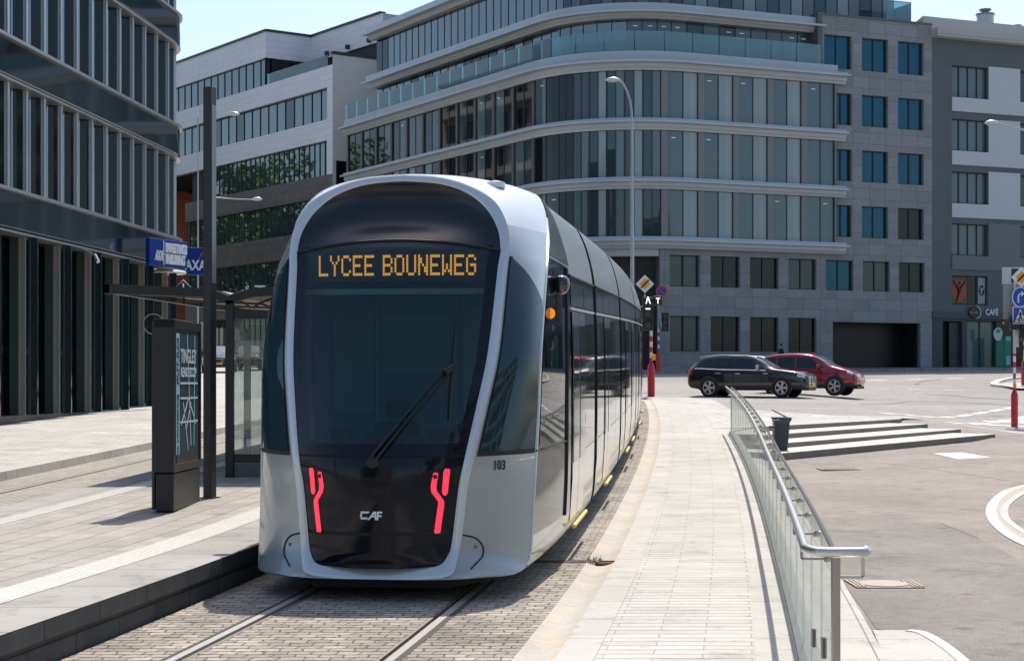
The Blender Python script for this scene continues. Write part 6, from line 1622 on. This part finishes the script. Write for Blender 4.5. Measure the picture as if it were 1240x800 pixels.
mb = MB(); mb.box((X-.05, Y, z0+1.01), (.36, .28, .02), M=Matrix.Rotation(R(26), 3, 'Y')); mb.bar((X-.2, Y, z0+.7), (X-.27, Y, z0+.72), .05); mb.build('bin_lid', mat('bin_lid_grey', (.30, .31, .32), .35, .5), t, bevel=.005)
Y = 37.2; X = (943-620)/F*Y
t = thing('bicycle', 'grey bicycle standing behind the glass railing beside the litter bin', 'bicycle', (X, Y, Hr(X, Y)))
zc_ = Hr(X, Y)
for k, dx in enumerate((-.12, .0)):
    mb = MB(); c = Vector((X+dx, Y+.85*k, zc_+.27)); mb.tube([c+Vector((.04*math.cos(a_), .25*math.cos(a_), .25*math.sin(a_))) for a_ in frange(0, 2*PI, 25)[:-1]], .018, 6, closed=True); wh = mb.build('wheel', rubber, t, smooth=True)
    mb = MB()
    for j in range(8): a_ = j*PI/8; d_ = Vector((.035*math.cos(a_), .24*math.cos(a_), .24*math.sin(a_))); mb.bar(c-d_, c+d_, .004)
    mb.build('spokes', inox, wh)
c1 = Vector((X-.12, Y, zc_+.27)); c2 = Vector((X+.0, Y+.85, zc_+.27)); s1 = Vector((X-.09, Y+.2, zc_+.66)); h1 = Vector((X-.02, Y+.7, zc_+.72)); b_ = Vector((X-.06, Y+.38, zc_+.27))
mb = MB()
for a, b in ((c1, s1), (c1, b_), (b_, s1), (s1, h1), (b_, h1), (h1, c2)): mb.tube([a, b], .014, 6)
mb.build('frame', sgrey, t, smooth=True)
mb = MB(); mb.box(s1+Vector((-.02, 0, .06)), (.11, .22, .04)); mb.build('saddle', rubber, t, bevel=.015)
mb = MB(); mb.tube([h1, h1+Vector((0, 0, .14)), h1+Vector((.22, .06, .16))], .012, 6); mb.tube([h1+Vector((0, 0, .14)), h1+Vector((-.22, .06, .16))], .012, 6); mb.build('handlebar', inox, t, smooth=True)

# ---- cars
tyre = mat('tyre', (.018, .018, .018), .8); rimm = mat('alloy', (.62, .63, .64), .35, .6); clad_k = mat('car_cladding', (.030, .031, .033), .6); cglass = thin_glass('car_glass', (.30, .36, .38), ior=1.55)
wsglass = facade_glass('car_windshield', (.10, .14, .16), 1.7, .04); dseal = mat('door_gap', (.004, .004, .004), .8)
tailr = mat('car_tail_red', (.5, .01, .01), .25, coat=.6); hlm = mat('car_headlight', (.55, .6, .62), .12, .3, coat=1); chrome = mat('chrome', (.7, .7, .7), .08, 1.0); plate_m = mat('plate_yellow', (.80, .42, .04), .5)
def car(label, st, paintm, X, Y, head_, wb, wr, wx, group=None, win=None, ws=None, rw=None, grille=None, hl=None, tl=None, doors=(), rails=False, name='car', sx=1.0, cat='car'):
    t = thing(name, label, cat, (X, Y, Hr(X, Y) if X > 0 else g(Y)+(.14 if Y > 90 else 0)), head_, group or 'cars on the streets around the tram stop'); t.scale = (sx, 1, 1)
    st = sorted(st)
    xs_ = [s[0] for s in st]
    def at(x):
        for i in range(len(st)-1):
            if x <= st[i+1][0]:
                u = i+(x-st[i][0])/(st[i+1][0]-st[i][0]); return interp(st, u)
        return st[-1]
    def sec(x, q):
        _, zb, zl, w, zt, wt = at(x)
        P = [(0, zb), (w*.80, zb), (w*.955, zb+.07), (w, zb+.32*(zl-zb)), (w*.995, zb+.66*(zl-zb)), (w*.95, zl), (wt+.035, zt-.085*min(1, (zt-zl)/.4)), (wt*.86, zt-.012), (wt*.4, zt+.012), (0, zt+.018)]
        if 5 <= q <= 6: u = q-5; a, b = P[5], P[6]; return (a[0]+(b[0]-a[0])*u, a[1]+(b[1]-a[1])*u)
        r_ = interp(P, q); return r_[0], r_[1]
    def S(x, q, sg, o=0):
        a, b = sec(x, q); c, d = sec(x, q+.04); n = Vector((0, d-b, -(c-a))); 
        if n.length > 1e-9: n.normalize()
        return (x, sg*(a+n.y*o), b+n.z*o)
    X_ = sorted(set([round(x, 3) for x in frange(xs_[0], xs_[-1], 56)]+[round(x, 3) for x in xs_])); 
    QS = [0, 1, 1.5, 2, 2.5, 3, 3.5, 4, 4.5, 5, 5.5, 6, 6.5, 7, 7.5, 8, 9]
    mb = MB()
    for sg in (1, -1):
        mb.grid(lambda x, q: S(x, q, sg), X_, QS)
    for xe in (xs_[0], xs_[-1]):
        ring = [S(xe, q, 1) for q in QS]+[S(xe, q, -1) for q in reversed(QS)]; mb.add(ring, [tuple(range(len(ring)))])
    mb.build('body', paintm, t, smooth=True, world=False, angle=50)
    for sg in (1, -1):
        # cladding along the sill and around the arches
        mb = MB(); mb.grid(lambda x, q: S(x, q, sg, .006), frange(xs_[0]+.02, xs_[-1]-.02, 40), frange(.9, 2.75, 6)); mb.build('sill_cladding', clad_k, t, smooth=True, world=False)
        for (a, b) in win:
            mb = MB(); qa, qb = .10, .90
            def wf(x, u): 
                lo_ = 5.08; hi = 5.92
                xa, xb = a, b; sl = .0
                return S(x, lo_+(hi-lo_)*u, sg, .006)
            # slanted ends follow the pillar
            (a0, a1), (b0, b1) = a, b
            mb.grid(lambda k, u: S((a0+(a1-a0)*u)*(1-k)+(b0+(b1-b0)*u)*k, 5.10+.80*u, sg, .006), frange(0, 1, 8), frange(0, 1, 4)); mb.build('side_window', cglass_d, t, smooth=True, world=False)
        mb = MB(); mb.tube([S(x, 5.02, sg, .01) for x in frange(win[0][0][0], win[-1][1][0], 20)], .010, 5); mb.build('window_trim', chrome if rails else clad_k, t, world=False)
        for xd in doors:
            mb = MB(); mb.tube([S(xd, q, sg, .003) for q in frange(2.2, 5, 10)], .006, 4); mb.build('door_gap', dseal, t, world=False)
            mb = MB(); c = Vector(S(xd+.18, 4.55, sg, .02)); mb.box(c, (.20, .03, .035)); mb.build('door_handle', chrome if rails else paintm, t, world=False, bevel=.01)
        # mirror
        mb = MB(); c = Vector(S(win[-1][1][0]-.30, 5.15, sg, .14)); mb.box(c, (.13, .20, .14)); mb.bar(c, c+Vector((0, -sg*.14, -.05)), .04); mb.build('wing_mirror', chrome if rails else paintm, t, world=False, bevel=.04)
        mb = MB(); mb.grid(lambda k, u: S(hl[0]+(hl[1]-hl[0])*k, hl[2]+(hl[3]-hl[2])*u, sg, .01), frange(0, 1, 7), frange(0, 1, 5)); hlo = mb.build('headlight', hlm, t, smooth=True, world=False)
        mb = MB(); mb.grid(lambda k, u: S(tl[0]+(tl[1]-tl[0])*k, tl[2]+(tl[3]-tl[2])*u, sg, .01), frange(0, 1, 6), frange(0, 1, 5)); mb.build('tail_light', tailr, t, smooth=True, world=False)
        for x in wx:
            w = at(x)[3]; mb = MB(); c = (x, sg*(w-.10), wr)
            # arch ring and dark well
            n = 22; R1, R0 = wr+.075, wr+.022
            vs = []
            for k in range(n+1):
                a_ = -.25+(PI+.5)*k/n
                for rr_ in (R0, R1): vs.append((x+rr_*math.cos(a_), sg*(w+.016), wr+rr_*math.sin(a_)))
                vs.append((x+R1*math.cos(a_), sg*(w-.05), wr+R1*math.sin(a_)))
            ar_ = MB(); ar_.add(vs, [(3*k, 3*k+1, 3*k+4, 3*k+3) for k in range(n)]+[(3*k+1, 3*k+2, 3*k+5, 3*k+4) for k in range(n)]); ar_.build('wheel_arch', clad_k, t, world=False)
            wl = MB(); wl.lathe([(wr+.026, sg*(w+.010)-0), (wr+.026, sg*(w-.2))], (x, 0, wr), 28, 'Y'); wl.build('wheel_well', dseal, t, world=False)
            mb = MB(); y0 = sg*(w-.19); y1 = sg*(w+.018)
            mb.lathe([(wr*.70, y0), (wr*.97, y0), (wr, y0+sg*.03), (wr, y1-sg*.03), (wr*.96, y1), (wr*.72, y1), (wr*.70, y1-sg*.02)], (x, 0, wr), 30, 'Y'); ty = mb.build('wheel', tyre, t, smooth=True, world=False)
            mb = MB(); yy2 = y1+sg*.004
            mb.lathe([(wr*.71, yy2-sg*.03), (wr*.71, yy2), (wr*.655, yy2), (wr*.655, yy2-sg*.03)], (x, 0, wr), 30, 'Y')
            for k in range(10):
                a_ = 2*PI*(k//2)/5+(.16 if k % 2 else -.16); mb.bar((x, yy2, wr), (x+wr*.67*math.cos(a_), yy2, wr+wr*.67*math.sin(a_)), .025, .035)
            mb.lathe([(wr*.14, yy2-.012), (wr*.14, yy2+.012)], (x, 0, wr), 14, 'Y'); mb.build('rim', rimm, ty, smooth=True, world=False)
    # windscreen, rear screen
    mb = MB(); 
    for sg in (1, -1): mb.grid(lambda x, q: S(x, q, sg, .006), frange(ws[0], ws[1], 10), [6.25, 6.6, 7, 7.5, 8, 9])
    mb.build('windscreen', wsglass, t, smooth=True, world=False)
    mb = MB()
    for sg in (1, -1): mb.grid(lambda x, q: S(x, q, sg, .006), frange(rw[0], rw[1], 8), [6.25, 6.6, 7, 7.5, 8, 9])
    mb.build('rear_window', cglass_d, t, smooth=True, world=False)
    if rails:
        for sg in (1, -1): mb = MB(); mb.tube([(x, sg*.60, 1.53-.10*abs((x+.8)/1.3)**3) for x in frange(-2.0, .35, 14)], .014, 6); mb.build('roof_rail', chrome, t, smooth=True, world=False)
    xf = xs_[-1]; gw, g0, g1 = grille
    mb = MB(); mb.bb(xf-.05, xf+.012, -gw, gw, g0, g1); gr_ = mb.build('grille', blk, t, world=False, bevel=.01)
    mb = MB()
    for k in range(7 if rails else 3):
        u = -gw+.04+(2*gw-.08)*k/(6 if rails else 2)
        mb.bb(xf+.013, xf+.022, u-.012, u+.012, g0+.02, g1-.02) if rails else mb.bb(xf+.013, xf+.02, -gw+.03, gw-.03, g0+.02+k*.05, g0+.04+k*.05)
    mb.tube([(xf+.016, -gw, g0), (xf+.016, gw, g0), (xf+.016, gw, g1), (xf+.016, -gw, g1)], .010, 6, closed=True); mb.build('grille_trim', chrome, gr_, world=False)
    mb = MB(); mb.bb(xf-.02, xf+.03, -.24, .24, g0-.11, g0-.02); mb.build('number_plate', plate_m, t, world=False)
    mb = MB(); mb.bb(xf-.26, xf-.02, -.58, .58, .24, g0-.14); mb.build('bumper', clad_k, t, world=False, bevel=.04)
    mb = MB(); mb.bb(-.9, .7, -.6, .6, .35, .6); 
    for xx in (.25, -.65): 
        for yy_ in (-.38, .38): mb.bb(xx-.25, xx-.12, yy_-.24, yy_+.24, .5, 1.12); mb.bb(xx-.23, xx-.15, yy_-.12, yy_+.12, 1.13, 1.30)
    mb.build('seats', clad_k, t, world=False, bevel=.02)
    return t
cglass_d = facade_glass('car_side_glass', (.012, .016, .018), 1.6, .03)
V = [(-2.47, .50, .86, .60, .90, .48), (-2.43, .40, .93, .80, .99, .56), (-2.32, .34, 1.0, .88, 1.13, .60), (-2.05, .30, 1.03, .92, 1.40, .60), (-1.7, .27, 1.02, .94, 1.50, .61), (-1.0, .25, .99, .95, 1.535, .63), (-.4, .25, .98, .95, 1.535, .64), (.15, .25, .97, .95, 1.49, .63), (.55, .25, .96, .95, 1.34, .64), (.95, .25, .955, .945, 1.12, .70), (1.2, .25, .95, .94, 1.035, .76), (1.6, .26, .92, .93, .98, .78), (2.0, .28, .88, .91, .93, .76), (2.28, .30, .82, .86, .87, .70), (2.42, .34, .74, .76, .78, .60), (2.47, .40, .66, .66, .69, .52)]
vp = mat('paint_black_metallic', (.018, .022, .026), .18, .35, coat=1.0)
h1 = (907-620)/F*62.5
car('black estate car with a silver roof rail crossing the street, nearest the pavement', V, vp, (911-620)/F*62.5, 62.5, R(-23), 2.94, .34, (-1.5, 1.44), win=[((-2.12, -1.78), (-1.40, -1.36)), ((-1.34, -1.30), (-.52, -.52)), ((-.46, -.46), (.80, .18))], ws=(.30, 1.10), rw=(-2.42, -2.0), grille=(.30, .52, .72), hl=(2.05, 2.36, 4.3, 5.3), tl=(-2.42, -2.22, 4.2, 6.2), doors=(-1.30, -.50, .62), rails=True, sx=.92)
FX = [(-2.13, .52, .88, .56, .95, .46), (-2.10, .42, .95, .74, 1.10, .56), (-2.0, .36, 1.0, .84, 1.38, .60), (-1.75, .32, 1.03, .88, 1.52, .62), (-1.2, .28, 1.02, .90, 1.60, .64), (-.4, .27, 1.0, .90, 1.62, .65), (.25, .27, .99, .90, 1.56, .64), (.65, .27, .99, .90, 1.40, .65), (1.0, .28, .99, .89, 1.18, .70), (1.25, .29, .98, .88, 1.10, .72), (1.6, .31, .93, .87, 1.02, .70), (1.88, .34, .86, .82, .93, .64), (2.05, .38, .76, .74, .82, .56), (2.13, .44, .66, .62, .70, .46)]
rp2 = mat('paint_dark_red', (.30, .010, .022), .2, .3, coat=1.0)
rc = car('dark red compact crossover passing behind the black estate car', FX, rp2, (981-620)/F*66.2, 66.2, R(-25), 2.57, .35, (-1.28, 1.24), win=[((-1.75, -1.55), (-1.22, -1.20)), ((-1.14, -1.12), (-.42, -.42)), ((-.36, -.36), (.90, .25))], ws=(.38, 1.15), rw=(-2.08, -1.85), grille=(.42, .50, .60), hl=(1.74, 1.96, 4.6, 5.6), tl=(-2.09, -1.95, 4.2, 5.6), doors=(-1.12, -.40, .68), sx=.95)
for sg in (1, -1):
    mb = MB(); mb.lathe([(.085, -.02), (.085, .02), (.05, .03)], (2.0, sg*.62, .60), 16, 'X'); mb.build('fog_light', hlm, rc, world=False)
gp = mat('paint_grey', (.08, .085, .09), .25, .5, coat=.8)
car('dark car facing the camera far down the left street, behind the shelter glass', V, gp, (303-620)/F*104, 104, R(-90), 2.94, .34, (-1.5, 1.44), win=[((-2.12, -1.78), (-1.40, -1.36)), ((-1.34, -1.30), (-.52, -.52)), ((-.46, -.46), (.80, .18))], ws=(.30, 1.10), rw=(-2.42, -2.0), grille=(.30, .52, .72), hl=(2.05, 2.36, 4.3, 5.3), tl=(-2.42, -2.22, 4.2, 6.2), doors=(-1.30, -.50, .62))
car('dark car with a glinting lamp beside the mast, seen past the shelter post', V, vp, (266-620)/F*98, 98, R(-82), 2.94, .34, (-1.5, 1.44), win=[((-2.12, -1.78), (-1.40, -1.36)), ((-1.34, -1.30), (-.52, -.52)), ((-.46, -.46), (.80, .18))], ws=(.30, 1.10), rw=(-2.42, -2.0), grille=(.30, .52, .72), hl=(2.05, 2.36, 4.3, 5.3), tl=(-2.42, -2.22, 4.2, 6.2), doors=(-1.30, -.50, .62))

# ---- person walking by the stone wall
def person(X, Y, z0, label, heading=0.0):
    t = thing('person', label, 'person', (X, Y, z0), heading)
    J = {'pel': (0, 0, .95, .135), 'wst': (0, 0, 1.12, .12), 'chs': (0, 0, 1.34, .15), 'nk': (.02, 0, 1.48, .055), 'hd': (.03, 0, 1.56, .075), 'ht': (.03, 0, 1.68, .085),
         'sl': (0, .17, 1.40, .06), 'el': (-.05, .24, 1.13, .045), 'wl': (.08, .25, .90, .032), 'fl': (.12, .25, .82, .035), 'sr': (0, -.17, 1.40, .06), 'er': (.02, -.24, 1.13, .045), 'wr': (.20, -.22, .95, .032), 'fr': (.26, -.21, .88, .035),
         'hl': (0, .09, .88, .095), 'kl': (.14, .10, .50, .065), 'al': (.02, .10, .10, .042), 'tl': (.18, .10, .04, .038), 'hr': (0, -.09, .88, .095), 'kr': (.02, -.10, .50, .065), 'ar': (-.24, -.10, .14, .042), 'tr': (-.12, -.10, .04, .038)}
    E = [('pel', 'wst'), ('wst', 'chs'), ('chs', 'nk'), ('nk', 'hd'), ('hd', 'ht'), ('chs', 'sl'), ('sl', 'el'), ('el', 'wl'), ('wl', 'fl'), ('chs', 'sr'), ('sr', 'er'), ('er', 'wr'), ('wr', 'fr'), ('pel', 'hl'), ('hl', 'kl'), ('kl', 'al'), ('al', 'tl'), ('pel', 'hr'), ('hr', 'kr'), ('kr', 'ar'), ('ar', 'tr')]
    K = list(J); me = bpy.data.meshes.new('body'); me.from_pydata([J[k][:3] for k in K], [(K.index(a), K.index(b)) for a, b in E], []); 
    o = bpy.data.objects.new('body', me); COL.objects.link(o)
    sk = o.modifiers.new('skin', 'SKIN'); 
    for i, k in enumerate(K): me.skin_vertices[0].data[i].radius = (J[k][3], J[k][3])
    me.skin_vertices[0].data[0].use_root = True
    o.modifiers.new('sub', 'SUBSURF').levels = 2; o.modifiers['sub'].render_levels = 2
    dg = bpy.context.evaluated_depsgraph_get(); m2 = bpy.data.meshes.new_from_object(o.evaluated_get(dg)); bpy.data.objects.remove(o)
    m2.materials.clear(); m2.materials.append(mat('clothes_black', (.015, .016, .02), .8)); m2.materials.append(mat('skin_tone', (.42, .26, .18), .6))
    for p in m2.polygons:
        c = p.center; p.use_smooth = True; p.material_index = 1 if c.z > 1.49 or (c.z < .93 and abs(c.y) > .18 and c.z > .7) else 0
    b = bpy.data.objects.new('body', m2); COL.objects.link(b); b.parent = t
    mb = MB(); mb.lathe([(.02, .10), (.07, .085), (.095, .03), (.092, -.04), (.07, -.08)], (.005, 0, 1.66), 14); mb.build('hair', mat('hair_dark', (.02, .015, .01), .7), t, smooth=True, world=False)
    return t
Y = 102; person((946-620)/F*Y, Y, g(Y)+.0, 'person in dark clothes walking along the stone wall behind the red car', R(200))
